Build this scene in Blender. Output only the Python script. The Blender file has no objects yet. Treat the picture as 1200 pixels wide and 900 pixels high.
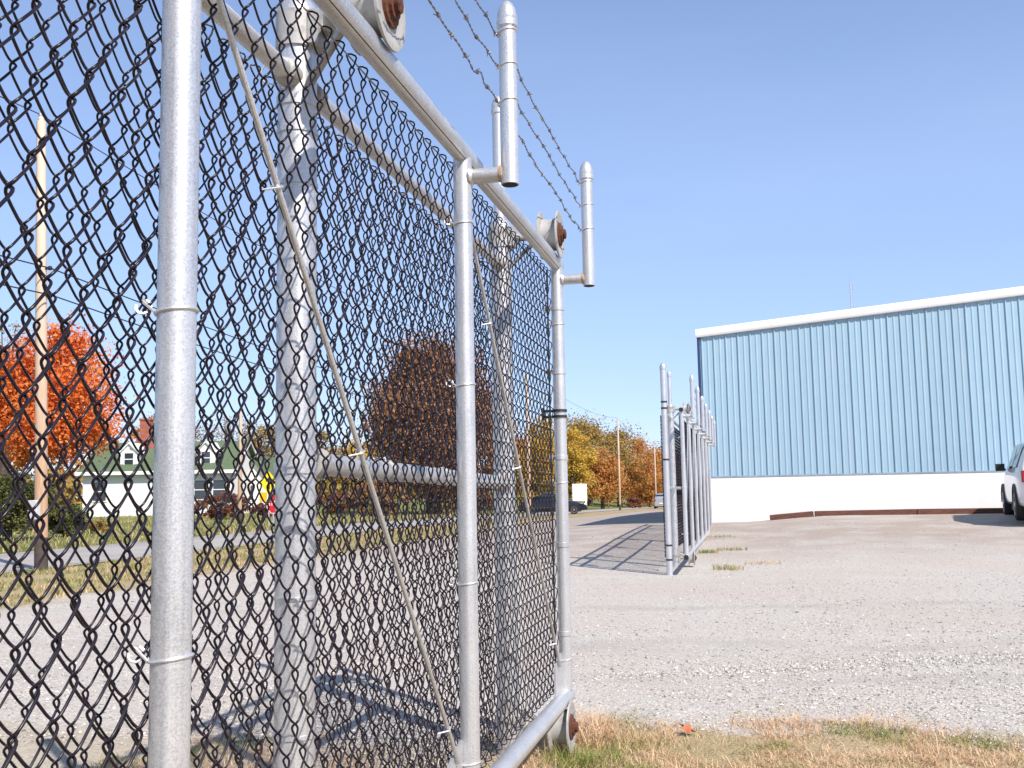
import bpy, math, random
from mathutils import Vector, Matrix, noise
R = math.radians
rnd = random.Random(11)
sc = bpy.context.scene
col = sc.collection

# ------------------------------------------------------------------ camera
F, CH = 1187.0, 1.18                      # focal length in photo pixels (1200 wide), eye height
YAW, PITCH, ROLL = R(12.9), R(6.1), R(-1.05)
MC = Matrix.Rotation(YAW, 3, 'Z') @ Matrix.Rotation(R(90) + PITCH, 3, 'X') @ Matrix.Rotation(ROLL, 3, 'Z')
cam = bpy.data.objects.new('camera', bpy.data.cameras.new('camera'))
col.objects.link(cam)
cam.matrix_world = Matrix.Translation((0, 0, CH)) @ MC.to_4x4()
cam.data.sensor_width = 36.0
cam.data.lens = F / 1200 * 36
cam.data.clip_start = 0.05
cam.data.clip_end = 3000
sc.camera = cam

# ------------------------------------------------------------------ sky, sun, exposure
SUN_AZ = math.atan2(0.735, -0.678)        # clockwise from +Y, seen from above
SUN_EL = R(44)
w = bpy.data.worlds.new('World'); sc.world = w; w.use_nodes = True
wn, wl = w.node_tree.nodes, w.node_tree.links
bg = wn['Background']
sky = wn.new('ShaderNodeTexSky'); sky.sky_type = 'NISHITA'; sky.sun_disc = False
sky.sun_elevation = SUN_EL; sky.sun_rotation = SUN_AZ
sky.altitude = 100; sky.air_density = 0.9; sky.dust_density = 0.2; sky.ozone_density = 3.0
tc = wn.new('ShaderNodeTexCoord'); mp = wn.new('ShaderNodeMapping')
mp.inputs['Scale'].default_value = (1.2, 3.0, 5.0); mp.inputs['Rotation'].default_value = (0, 0, 0.5)
cn = wn.new('ShaderNodeTexNoise'); cn.inputs['Scale'].default_value = 1.6; cn.inputs['Detail'].default_value = 6
cr = wn.new('ShaderNodeMapRange'); cr.inputs[1].default_value = 0.45; cr.inputs[2].default_value = 0.85; cr.inputs[3].default_value = 0; cr.inputs[4].default_value = 0.05
# even pale haze, thinning towards the zenith, with a little uneven thin cloud in it
sz = wn.new('ShaderNodeSeparateXYZ'); hz_ = wn.new('ShaderNodeMapRange'); hz_.interpolation_type = 'SMOOTHSTEP'
for i_, v_ in zip((1, 2, 3, 4), (0.0, 0.75, 0.60, 0.10)): hz_.inputs[i_].default_value = v_
cm = wn.new('ShaderNodeMixRGB'); cm.inputs['Color2'].default_value = (2.75, 3.95, 6.3, 1)
cl_ = wn.new('ShaderNodeMixRGB'); cl_.inputs['Color2'].default_value = (7.5, 8.0, 8.6, 1)
wl.new(tc.outputs['Generated'], mp.inputs['Vector']); wl.new(mp.outputs[0], cn.inputs['Vector'])
wl.new(tc.outputs['Generated'], sz.inputs[0]); wl.new(sz.outputs[2], hz_.inputs[0]); wl.new(hz_.outputs[0], cm.inputs['Fac'])
wl.new(cn.outputs[0], cr.inputs[0]); wl.new(cr.outputs[0], cl_.inputs['Fac'])
wl.new(sky.outputs[0], cm.inputs['Color1']); wl.new(cm.outputs[0], cl_.inputs['Color1'])
wb = wn.new('ShaderNodeMixRGB'); wb.blend_type = 'MULTIPLY'; wb.inputs['Fac'].default_value = 1; wb.inputs['Color2'].default_value = (1.02, .975, 1.0, 1)   # white balance
wl.new(cl_.outputs[0], wb.inputs['Color1']); wl.new(wb.outputs[0], bg.inputs['Color'])
bg.inputs['Strength'].default_value = 0.13
sun = bpy.data.objects.new('sun', bpy.data.lights.new('sun', 'SUN')); col.objects.link(sun)
sun.data.energy = 4.7; sun.data.angle = R(0.53); sun.data.color = (1.0, 0.925, 0.855)
sd = Vector((math.sin(SUN_AZ) * math.cos(SUN_EL), math.cos(SUN_AZ) * math.cos(SUN_EL), math.sin(SUN_EL)))
sun.rotation_euler = sd.to_track_quat('Z', 'Y').to_euler()
sun.location = sd * 60
sc.view_settings.view_transform = 'Standard'; sc.view_settings.look = 'None'
sc.view_settings.gamma = 1.0; sc.view_settings.use_curve_mapping = False
sc.view_settings.exposure = 0.50
sc.render.engine = 'CYCLES'

# ------------------------------------------------------------------ helpers
def lerp(a, b, t): return a + (b - a) * t
def smooth(x, a, b):
    t = max(0.0, min(1.0, (x - a) / (b - a))); return t * t * (3 - 2 * t)
def ground(x, y):
    z = 0.33 * smooth(y, 14.5, 25.5) * smooth(x, -9, -0.5)
    z += 0.13 * smooth(y, 15, 25) * smooth(x, -0.2, 2.2)
    z -= 0.0125 * max(0.0, min(y, 190) - 40) * smooth(x, -36, -17) * (1 - 0.0 * x)
    if y < 30: z += 0.03 * noise.noise(Vector((x * .25, y * .25, 3))) * smooth(y, 4, 9)
    return z
def ray(px, py):
    return (MC @ Vector(((px - 600) / F, -(py - 450) / F, -1)))
def at(px, py, depth):
    return Vector((0, 0, CH)) + ray(px, py) * depth
def stand(px, depth):
    """point on the ground at this picture column and distance"""
    p = at(px, 575, depth); return Vector((p.x, p.y, ground(p.x, p.y)))
def height_at(py, px, depth):
    return at(px, py, depth).z

class MB:
    def __init__(s): s.v = []; s.f = []; s.m = []
    def add(s, v, f, mi=0):
        o = len(s.v); s.v += [tuple(p) for p in v]; s.f += [tuple(i + o for i in q) for q in f]; s.m += [mi] * len(f); return s
    def box(s, a, b, M=None, mi=0):
        x0, y0, z0 = a; x1, y1, z1 = b
        v = [Vector(p) for p in ((x0,y0,z0),(x1,y0,z0),(x1,y1,z0),(x0,y1,z0),(x0,y0,z1),(x1,y0,z1),(x1,y1,z1),(x0,y1,z1))]
        if M: v = [M @ p for p in v]
        return s.add(v, [(0,3,2,1),(4,5,6,7),(0,1,5,4),(1,2,6,5),(2,3,7,6),(3,0,4,7)], mi)
    def tube(s, pts, r, n=12, caps=True, closed=False, mi=0):
        pts = [Vector(p) for p in pts]; k = len(pts)
        rs = r if isinstance(r, (list, tuple)) else [r] * k
        tg = []
        for i in range(k):
            a = pts[i - 1] if (i > 0 or closed) else pts[i]
            b = pts[(i + 1) % k] if (i < k - 1 or closed) else pts[i]
            d = b - a; tg.append(d.normalized() if d.length > 1e-9 else Vector((0, 0, 1)))
        t0 = tg[0]; up = Vector((1, 0, 0)) if abs(t0.x) < .8 else Vector((0, 1, 0))
        nrm = (up - t0 * up.dot(t0)).normalized(); v = []
        for i in range(k):
            t = tg[i]; nrm = (nrm - t * nrm.dot(t)); nrm.normalize(); b = t.cross(nrm)
            for j in range(n):
                a = 2 * math.pi * j / n
                v.append(pts[i] + (nrm * math.cos(a) + b * math.sin(a)) * rs[i])
        f = []
        for i in range(k if closed else k - 1):
            i2 = (i + 1) % k
            for j in range(n):
                j2 = (j + 1) % n
                f.append((i * n + j, i * n + j2, i2 * n + j2, i2 * n + j))
        if caps and not closed:
            f.append(tuple(reversed(range(n)))); f.append(tuple(range((k - 1) * n, k * n)))
        return s.add(v, f, mi)
    def lathe(s, prof, base=(0, 0, 0), axis='Z', n=16, mi=0):
        v = []
        for (r, h) in prof:
            for j in range(n):
                a = 2 * math.pi * j / n; c, q = r * math.cos(a), r * math.sin(a)
                p = (c, q, h) if axis == 'Z' else ((h, c, q) if axis == 'X' else (q, h, c))
                v.append((p[0] + base[0], p[1] + base[1], p[2] + base[2]))
        f = []
        for i in range(len(prof) - 1):
            for j in range(n):
                j2 = (j + 1) % n; f.append((i*n+j, i*n+j2, (i+1)*n+j2, (i+1)*n+j))
        f.append(tuple(reversed(range(n)))); f.append(tuple(range((len(prof)-1)*n, len(prof)*n)))
        return s.add(v, f, mi)
    def quad(s, a, b, c, d, mi=0): return s.add([a, b, c, d], [(0, 1, 2, 3)], mi)
    def mesh(s, name, mats, flat=False, ang=35):
        me = bpy.data.meshes.new(name); me.from_pydata(s.v, [], s.f)
        for m in (mats if isinstance(mats, (list, tuple)) else [mats]): me.materials.append(m)
        if any(s.m): me.polygons.foreach_set('material_index', s.m)
        if not flat:
            me.shade_smooth(); me.set_sharp_from_angle(angle=R(ang))
        me.update(); return me
    def build(s, name, mats, parent=None, flat=False, ang=35, bevel=0):
        o = link(name, s.mesh(name, mats, flat, ang), parent)
        if bevel:
            b = o.modifiers.new('bevel', 'BEVEL'); b.width = bevel; b.segments = 2; b.limit_method = 'ANGLE'
        return o
def link(name, me, parent=None, loc=None):
    o = bpy.data.objects.new(name, me); col.objects.link(o)
    if parent: o.parent = parent
    if loc is not None: o.location = loc
    return o
def tag(o, label=None, cat=None, group=None, kind=None):
    for k, v in (('label', label), ('category', cat), ('group', group), ('kind', kind)):
        if v: o[k] = v
    return o
def empty(name, loc=(0, 0, 0), rz=0):
    o = bpy.data.objects.new(name, None); col.objects.link(o); o.location = loc; o.rotation_euler.z = rz
    o.empty_display_size = .2; return o

# ------------------------------------------------------------------ materials
def mat(name, base=(.5, .5, .5), rough=.6, metal=0.0, spec=None):
    m = bpy.data.materials.new(name); m.use_nodes = True
    b = m.node_tree.nodes['Principled BSDF']
    b.inputs['Base Color'].default_value = (*base, 1); b.inputs['Roughness'].default_value = rough; b.inputs['Metallic'].default_value = metal
    if spec is not None: b.inputs['Specular IOR Level'].default_value = spec
    return m
def nd(m, t, **kw):
    n = m.node_tree.nodes.new(t)
    for k, v in kw.items():
        if k in n.inputs: n.inputs[k].default_value = v
        else: setattr(n, k, v)
    return n
def ln(m, a, b): m.node_tree.links.new(a, b)
def bsdf(m): return m.node_tree.nodes['Principled BSDF']
def ramp(m, stops, interp='LINEAR'):
    r = nd(m, 'ShaderNodeValToRGB'); r.color_ramp.interpolation = interp
    e = r.color_ramp.elements
    while len(e) < len(stops): e.new(.5)
    for i, (p, c) in enumerate(stops): e[i].position = p; e[i].color = (*c, 1)
    return r
def speckle(name, c1, c2, scale=40, rough=(.5, .7), metal=0.0, bump=0.0, stretch=(1, 1, 1), detail=5, lo=.35, hi=.65, big=None):
    m = mat(name, c1, rough[0], metal)
    t = nd(m, 'ShaderNodeTexCoord'); mp = nd(m, 'ShaderNodeMapping', Scale=stretch)
    n = nd(m, 'ShaderNodeTexNoise', Scale=scale, Detail=detail, Roughness=.6)
    ln(m, t.outputs['Object'], mp.inputs[0]); ln(m, mp.outputs[0], n.inputs['Vector'])
    r = ramp(m, [(lo, c1), (hi, c2)]); ln(m, n.outputs[0], r.inputs[0]); out = r.outputs[0]
    if big:
        n2 = nd(m, 'ShaderNodeTexNoise', Scale=big[0], Detail=4); ln(m, t.outputs['Object'], n2.inputs['Vector'])
        mr = nd(m, 'ShaderNodeMapRange'); mr.inputs[1].default_value = big[2]; mr.inputs[2].default_value = big[3]; ln(m, n2.outputs[0], mr.inputs[0])
        mx = nd(m, 'ShaderNodeMixRGB'); mx.inputs['Color2'].default_value = (*big[1], 1)
        ln(m, mr.outputs[0], mx.inputs['Fac']); ln(m, out, mx.inputs['Color1']); out = mx.outputs[0]
    ln(m, out, bsdf(m).inputs['Base Color'])
    q = nd(m, 'ShaderNodeMapRange'); q.inputs[3].default_value = rough[0]; q.inputs[4].default_value = rough[1]
    ln(m, n.outputs[0], q.inputs[0]); ln(m, q.outputs[0], bsdf(m).inputs['Roughness'])
    if bump:
        b = nd(m, 'ShaderNodeBump', Strength=bump, Distance=.01); ln(m, n.outputs[0], b.inputs['Height']); ln(m, b.outputs[0], bsdf(m).inputs['Normal'])
    return m
def galv_material():
    m = mat('galvanized_steel', (.6, .6, .6), .40, .62)
    t = nd(m, 'ShaderNodeTexCoord')
    v = nd(m, 'ShaderNodeTexVoronoi', Scale=420.0); ln(m, t.outputs['Object'], v.inputs['Vector'])
    mp = nd(m, 'ShaderNodeMapping', Scale=(150, 150, 1.6)); n = nd(m, 'ShaderNodeTexNoise', Scale=1.0, Detail=4)
    ln(m, t.outputs['Object'], mp.inputs[0]); ln(m, mp.outputs[0], n.inputs['Vector'])
    n2 = nd(m, 'ShaderNodeTexNoise', Scale=7.0, Detail=6); ln(m, t.outputs['Object'], n2.inputs['Vector'])
    a = nd(m, 'ShaderNodeMixRGB', blend_type='MIX'); a.inputs['Fac'].default_value = .5
    bw = nd(m, 'ShaderNodeRGBToBW'); ln(m, v.outputs['Color'], bw.inputs[0])
    ln(m, bw.outputs[0], a.inputs['Color1']); ln(m, n.outputs[0], a.inputs['Color2'])
    a2 = nd(m, 'ShaderNodeMixRGB'); a2.inputs['Fac'].default_value = .28
    ln(m, a.outputs[0], a2.inputs['Color1']); ln(m, n2.outputs[0], a2.inputs['Color2'])
    r = ramp(m, [(.28, (.42, .425, .44)), (.5, (.60, .60, .61)), (.72, (.72, .72, .72))]); ln(m, a2.outputs[0], r.inputs[0])
    ln(m, r.outputs[0], bsdf(m).inputs['Base Color'])
    q = nd(m, 'ShaderNodeMapRange'); q.inputs[3].default_value = .30; q.inputs[4].default_value = .50
    ln(m, a2.outputs[0], q.inputs[0]); ln(m, q.outputs[0], bsdf(m).inputs['Roughness'])
    b = nd(m, 'ShaderNodeBump', Strength=.12, Distance=.002); ln(m, a.outputs[0], b.inputs['Height']); ln(m, b.outputs[0], bsdf(m).inputs['Normal'])
    return m
GALV = galv_material()
GALVPAINT = speckle('weathered_white_zinc', (.40, .39, .37), (.12, .10, .085), 20, (.5, .7), .15, .2, lo=.52, hi=.80)
RUST = speckle('rust', (.15, .045, .018), (.03, .012, .010), 55, (.8, .95), 0, .6)
RUSTWELD = speckle('rusty_weld', (.42, .20, .08), (.5, .42, .34), 120, (.7, .9), .1, .3)
DARKSTEEL = speckle('dark_steel', (.035, .032, .032), (.07, .06, .055), 60, (.4, .6), .6)
VINYL = speckle('black_vinyl_coat', (.009, .006, .011), (.017, .011, .017), 45, (.24, .36), 0)
bsdf(VINYL).inputs['Specular IOR Level'].default_value = .3
WIREMETAL = speckle('wire_zinc', (.30, .29, .28), (.14, .12, .12), 50, (.4, .6), .7)
TIE = mat('aluminium_tie', (.72, .71, .70), .38, .7)
HOLE = mat('pipe_inside', (.02, .018, .018), .9)

# ------------------------------------------------------------------ the ground
def ground_material():
    m = mat('gravel_ground', (.4, .37, .35), .95, 0, .2)
    t = nd(m, 'ShaderNodeTexCoord'); O = t.outputs['Object']
    def nz(scale, detail=5, rough=.55):
        n = nd(m, 'ShaderNodeTexNoise', Scale=scale, Detail=detail, Roughness=rough); ln(m, O, n.inputs['Vector']); return n.outputs[0]
    def mapr(x, a, b, c=0., d=1.):
        q = nd(m, 'ShaderNodeMapRange'); q.interpolation_type = 'SMOOTHSTEP'
        for i, v in zip((1, 2, 3, 4), (a, b, c, d)): q.inputs[i].default_value = v
        ln(m, x, q.inputs[0]); return q.outputs[0]
    def mix(fac, a, b, mode='MIX'):
        x = nd(m, 'ShaderNodeMixRGB', blend_type=mode)
        for s, v in (('Fac', fac), ('Color1', a), ('Color2', b)):
            if hasattr(v, 'links'): ln(m, v, x.inputs[s])
            elif isinstance(v, tuple): x.inputs[s].default_value = (*v, 1)
            else: x.inputs[s].default_value = v
        return x.outputs[0]
    def mth(op, a, b=None):
        x = nd(m, 'ShaderNodeMath', operation=op)
        for i, v in enumerate((a, b)):
            if v is None: continue
            if hasattr(v, 'links'): ln(m, v, x.inputs[i])
            else: x.inputs[i].default_value = v
        return x.outputs[0]
    sep = nd(m, 'ShaderNodeSeparateXYZ'); ln(m, O, sep.inputs[0]); X, Y = sep.outputs[0], sep.outputs[1]
    # gravel
    vo = nd(m, 'ShaderNodeTexVoronoi', Scale=70.0); ln(m, O, vo.inputs['Vector'])
    vb = nd(m, 'ShaderNodeRGBToBW'); ln(m, vo.outputs['Color'], vb.inputs[0])
    fine = ramp(m, [(.0, (.22, .20, .175)), (.25, (.415, .385, .34)), (.7, (.50, .465, .41)), (1., (.68, .65, .59))]); ln(m, vb.outputs[0], fine.inputs[0])
    patch = mapr(nz(.55, 6), .36, .66)
    g = mix(mth('MULTIPLY', patch, .55), fine.outputs[0], (.47, .395, .34))
    mp = nd(m, 'ShaderNodeMapping', Scale=(.14, 1.1, 1)); ln(m, O, mp.inputs[0])
    ns = nd(m, 'ShaderNodeTexNoise', Scale=1.0, Detail=5); ln(m, mp.outputs[0], ns.inputs['Vector'])
    g = mix(mapr(ns.outputs[0], .52, .70, 0, .5), g, (.49, .465, .415))
    g = mix(mapr(ns.outputs[0], .44, .28, 0, .22), g, (.33, .305, .275))
    tw_ = mth('ADD', mth('MULTIPLY', X, -.11), mth('ADD', Y, mth('MULTIPLY', mth('SUBTRACT', nz(.35, 3), .5), 2.2)))
    for c0 in (6.5, 8.0, 10.6):          # compacted wheel tracks through the gateway
        d_ = mth('ABSOLUTE', mth('SUBTRACT', tw_, c0)); g = mix(mth('MULTIPLY', mapr(d_, .32, .05), mapr(nz(1.3, 5), .35, .6, .1, .5)), g, (.355, .325, .29))
    # dirt by the building
    dirt = mth('MULTIPLY', mapr(Y, 15, 21), mapr(nz(.9, 5), .34, .6, .25, .8))
    g = mix(dirt, g, (.33, .265, .22))
    # grass
    gr = ramp(m, [(.25, (.13, .13, .04)), (.42, (.30, .24, .11)), (.6, (.42, .31, .18)), (.8, (.48, .36, .24))])
    gn = mth('ADD', mth('MULTIPLY', nz(.6, 7, .7), .75), mth('MULTIPLY', nz(14, 4), .25)); ln(m, gn, gr.inputs[0])
    lawn = ramp(m, [(.3, (.10, .135, .03)), (.55, (.17, .185, .055)), (.75, (.28, .24, .11))]); ln(m, nz(.25, 8, .75), lawn.inputs[0])
    wob = mth('MULTIPLY', mth('SUBTRACT', nz(.9, 6, .65), .5), 2.4)
    wobs = mth('MULTIPLY', mth('SUBTRACT', nz(3.0, 5, .7), .5), 1.0)
    Xw = mth('ADD', X, wob); Yw = mth('ADD', Y, mth('ADD', mth('MULTIPLY', wob, .25), wobs))
    near = mth('MULTIPLY', mapr(mth('ADD', Yw, mapr(X, -1.0, -1.5, 0, .5)), 5.45, 5.1), mapr(X, -1.5, -1.0, .45, 1.))
    strip = mth('MULTIPLY', mapr(Xw, -7.9, -8.4), mapr(Y, 100, 99))
    far = mth('MULTIPLY', mapr(Y, 82, 86), mapr(Xw, -3.5, -4.2))
    tan = mth('MAXIMUM', near, mth('MAXIMUM', strip, far))
    g = mix(mth('MULTIPLY', tan, .92), g, gr.outputs[0])
    g = mix(mapr(X, -16.2, -16.6), g, lawn.outputs[0])
    ln(m, g, bsdf(m).inputs['Base Color'])
    b = nd(m, 'ShaderNodeBump', Strength=.55, Distance=.012); ln(m, mth('ADD', mth('MULTIPLY', vo.outputs['Distance'], -1.), mth('MULTIPLY', nz(9, 6), 1.2)), b.inputs['Height'])
    ln(m, b.outputs[0], bsdf(m).inputs['Normal'])
    return m
def axis_steps(lo, hi, fine, grow, mid):
    a = [0.0]; s = fine
    while a[-1] < hi - mid: a.append(a[-1] + s); s = s * (grow if a[-1] > 14 else 1)
    b = [0.0]; s = fine
    while b[-1] < mid - lo: b.append(b[-1] + s); s = s * (grow if b[-1] > 14 else 1)
    return sorted(set([mid + t for t in a] + [mid - t for t in b]))
xs = axis_steps(-700, 700, .6, 1.22, -3.0); ys = axis_steps(-60, 1200, .6, 1.16, 14.0)
g = MB(); nx = len(xs)
g.add([(x, y, ground(x, y)) for y in ys for x in xs],
      [(j*nx+i, j*nx+i+1, (j+1)*nx+i+1, (j+1)*nx+i) for j in range(len(ys)-1) for i in range(nx-1)])
GM = ground_material()
tag(g.build('ground', GM), kind='structure')

ASPHALT = speckle('worn_asphalt', (.33, .305, .275), (.41, .385, .345), 25, (.85, .95), 0, .3, big=(.8, (.30, .28, .25), .4, .7))
def strip(name, x0, x1, y0, y1, dz, m, n=60):
    b = MB(); yy = [lerp(y0, y1, (i / n) ** 1.6) for i in range(n + 1)]; xx = [lerp(x0, x1, k / 6) for k in range(7)]
    b.add([(x, y, ground(x, y) + dz) for y in yy for x in xx], [(j*7+i, j*7+i+1, (j+1)*7+i+1, (j+1)*7+i) for j in range(n) for i in range(6)])
    return b.build(name, m)
tag(strip('road', -16.2, -11.9, -30, 200, .02, ASPHALT), kind='structure')
road_line = speckle('worn_road_paint', (.55, .54, .50), (.32, .31, .30), 18, (.8, .9))
for xx in (-12.25, -15.95):
    tag(strip('road_edge_line', xx - .06, xx + .06, -30, 200, .026, road_line), kind='structure')

# ------------------------------------------------------------------ chain link fabric
WW, WP, WR = 0.0384, 0.1065, 0.00235       # column spacing, diamond height, wire radius
def wire_path(n, odd, r=WR, seg=4):
    """flattened spiral seen in (along, out, up); even wires end in a knuckled loop at both ends"""
    A = WW / 2 + r * 1.05; B = .0086; K = 1.325; pts = []
    ths = [0, .12, .26, .45, .75, 1.2, math.pi / 2, math.pi - 1.2, math.pi - .75, math.pi - .45, math.pi - .26, math.pi - .12]
    for h in range(2 * n):
        for t in ths:
            th = h * math.pi + t + (math.pi if odd else 0)       # th = 0: right hand turn
            x = A * math.asin(.97 * math.cos(th)) / K; y = -B * math.tanh(2.6 * math.sin(th)) / math.tanh(2.6)
            pts.append((x, y, (h + t / math.pi) * WP / 2))
    pts.append((A * (-1 if odd else 1), 0, n * WP))
    if not odd:
        def loop(z, s):
            return [(A - .004, -.003, z + s * .006), (A - .009, -.007, z + s * .016), (A - .012, -.010, z + s * .027), (A - .010, -.010, z + s * .032), (A - .002, -.002, z + s * .0345), (A + .005, .006, z + s * .032),
                    (A + .007, .008, z + s * .027), (A + .005, .005, z + s * .014), (A + .001, .001, z + s * .002)]
        pts = loop(0, -1)[::-1] + pts + loop(n * WP, 1)
    return pts
def wire_meshes(n, sides=6, seg=4):
    out = []
    for odd in (False, True):
        b = MB(); p = [(0 + y, x, z) for (x, y, z) in wire_path(n, odd, seg=seg)]   # along -> +Y, out -> +X
        b.tube(p, WR, sides); out.append(b.mesh('mesh_wire', VINYL, ang=80))
    return out
def fabric(parent, x, y0, y1, z0, n, meshes=None, far=False):
    k = int(round((y1 - y0) / WW)); base = parent.matrix_world.translation if False else parent.location
    if far:
        b = MB()
        for i in range(k):
            odd = i % 2
            for j in range(2 * n):
                a = (-1 if (j % 2) ^ (1 - odd) == 1 else 1)
                s0 = 1 if ((j % 2 == 0) != bool(odd)) else -1
                p0 = Vector((x - base.x, y0 + (i + .5) * WW + s0 * WW / 2 - base.y, z0 + j * WP / 2 - base.z))
                p1 = Vector((x - base.x, y0 + (i + .5) * WW - s0 * WW / 2 - base.y, z0 + (j + 1) * WP / 2 - base.z))
                b.tube([p0, p1], WR, 3, caps=False)
        o = b.build('mesh_wire', VINYL, parent); o['kind'] = 'stuff'; return
    wr = random.Random(int(y0 * 100) + 7)
    for i in range(k):
        o = link('mesh_wire', meshes[i % 2], parent, (x - base.x + .004 * noise.noise(Vector((i * .09, x * 5, 8))), y0 + (i + .5) * WW - base.y, z0 - base.z - .006 * noise.noise(Vector((i * .06, x * 9, 1)))))
        o.rotation_euler = (.0012 * noise.noise(Vector((i * .11, x * 3, 2))), .005 * noise.noise(Vector((i * .05, x * 7, 4))), 0)

# ------------------------------------------------------------------ sliding gate leaves
GX = -0.86                                # the gate runs along this line
ZT, ZB = 2.28, 0.234                      # top rail, bottom rail
RT, RB, RU = .032, .035, .0302
def cap_profile(r, z):
    return [(r*.98, z-.004), (r * 1.16, z), (r * 1.16, z + .020), (r * 1.08, z + .023), (r * 1.12, z + .026), (r * 1.10, z + .040), (r * .92, z + .062), (r * .62, z + .080), (r * .25, z + .090), (.001, z + .092)]
def ring(b, x, y, z, r, rw, tilt=0.0, hook=0, n=20, sides=6):
    pts = []
    for i in range(n):
        a = 2 * math.pi * i / n
        pts.append((x + math.cos(a) * (r + rw * .6), y + math.sin(a) * (r + rw * .6), z + tilt * math.cos(a)))
    b.tube(pts, rw, sides, closed=True)
    if hook:   # the twisted end of the tie, towards the mesh
        hx = x - r - .004; q = []
        for i in range(9):
            a = i / 8 * 1.7 * math.pi
            q.append((hx - .012 - .010 * math.cos(a + 1.2), y - .020 * 1 + .010 * math.sin(a) * .6, z - tilt + .012 + .011 * math.sin(a + 1.2)))
        b.tube([(x - r * .8, y - r * .75, z - tilt * .5)] + q, rw * .9, 5)
def barbed(parent, x, z, y0, y1, seed, kink=None):
    q = random.Random(seed); b = MB(); base = parent.location; n = int((y1 - y0) / .014); pts = [[], []]; line = []
    ph = q.uniform(0, 6)
    for i in range(n + 1):
        y = lerp(y0, y1, i / n); u = (y - y0) / 1.68 % 1.0
        sag = -.012 * 4 * u * (1 - u)
        cx = x + .003 * math.sin(y * 9 + ph) + .002 * math.sin(y * 31 + ph); cz = z + sag + .004 * math.sin(y * 7.3 + ph * 2) + .0025 * math.sin(y * 27 + ph)
        if kink and abs(y - kink) < .09: cz += .016 * math.sin((y - kink) / .09 * math.pi)
        line.append((cx, y, cz))
        for k in (0, 1):
            a = y * 2 * math.pi / .055 + k * math.pi
            pts[k].append((cx + .0021 * math.cos(a) - base.x, y - base.y, cz + .0021 * math.sin(a) - base.z))
    for k in (0, 1): b.tube(pts[k], .0015, 4)
    y = y0 + .06
    while y < y1 - .03:
        i = min(n, int((y - y0) / (y1 - y0) * n)); c = Vector(line[i]) - base; a0 = q.uniform(0, 6)
        coil = [c + Vector((.0052 * math.cos(a0 + t), (t / 12.5 - .5) * .012, .0052 * math.sin(a0 + t))) for t in [j * 1.05 for j in range(13)]]
        d = Vector((math.cos(a0 + 1.57), 0, math.sin(a0 + 1.57)))
        b.tube([coil[0] - d * .010] + coil + [coil[-1] + d * .010], .0014, 4)
        y += .127 + q.uniform(-.006, .006)
    return b.build('barbed_wire', WIREMETAL, parent, ang=80)
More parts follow.
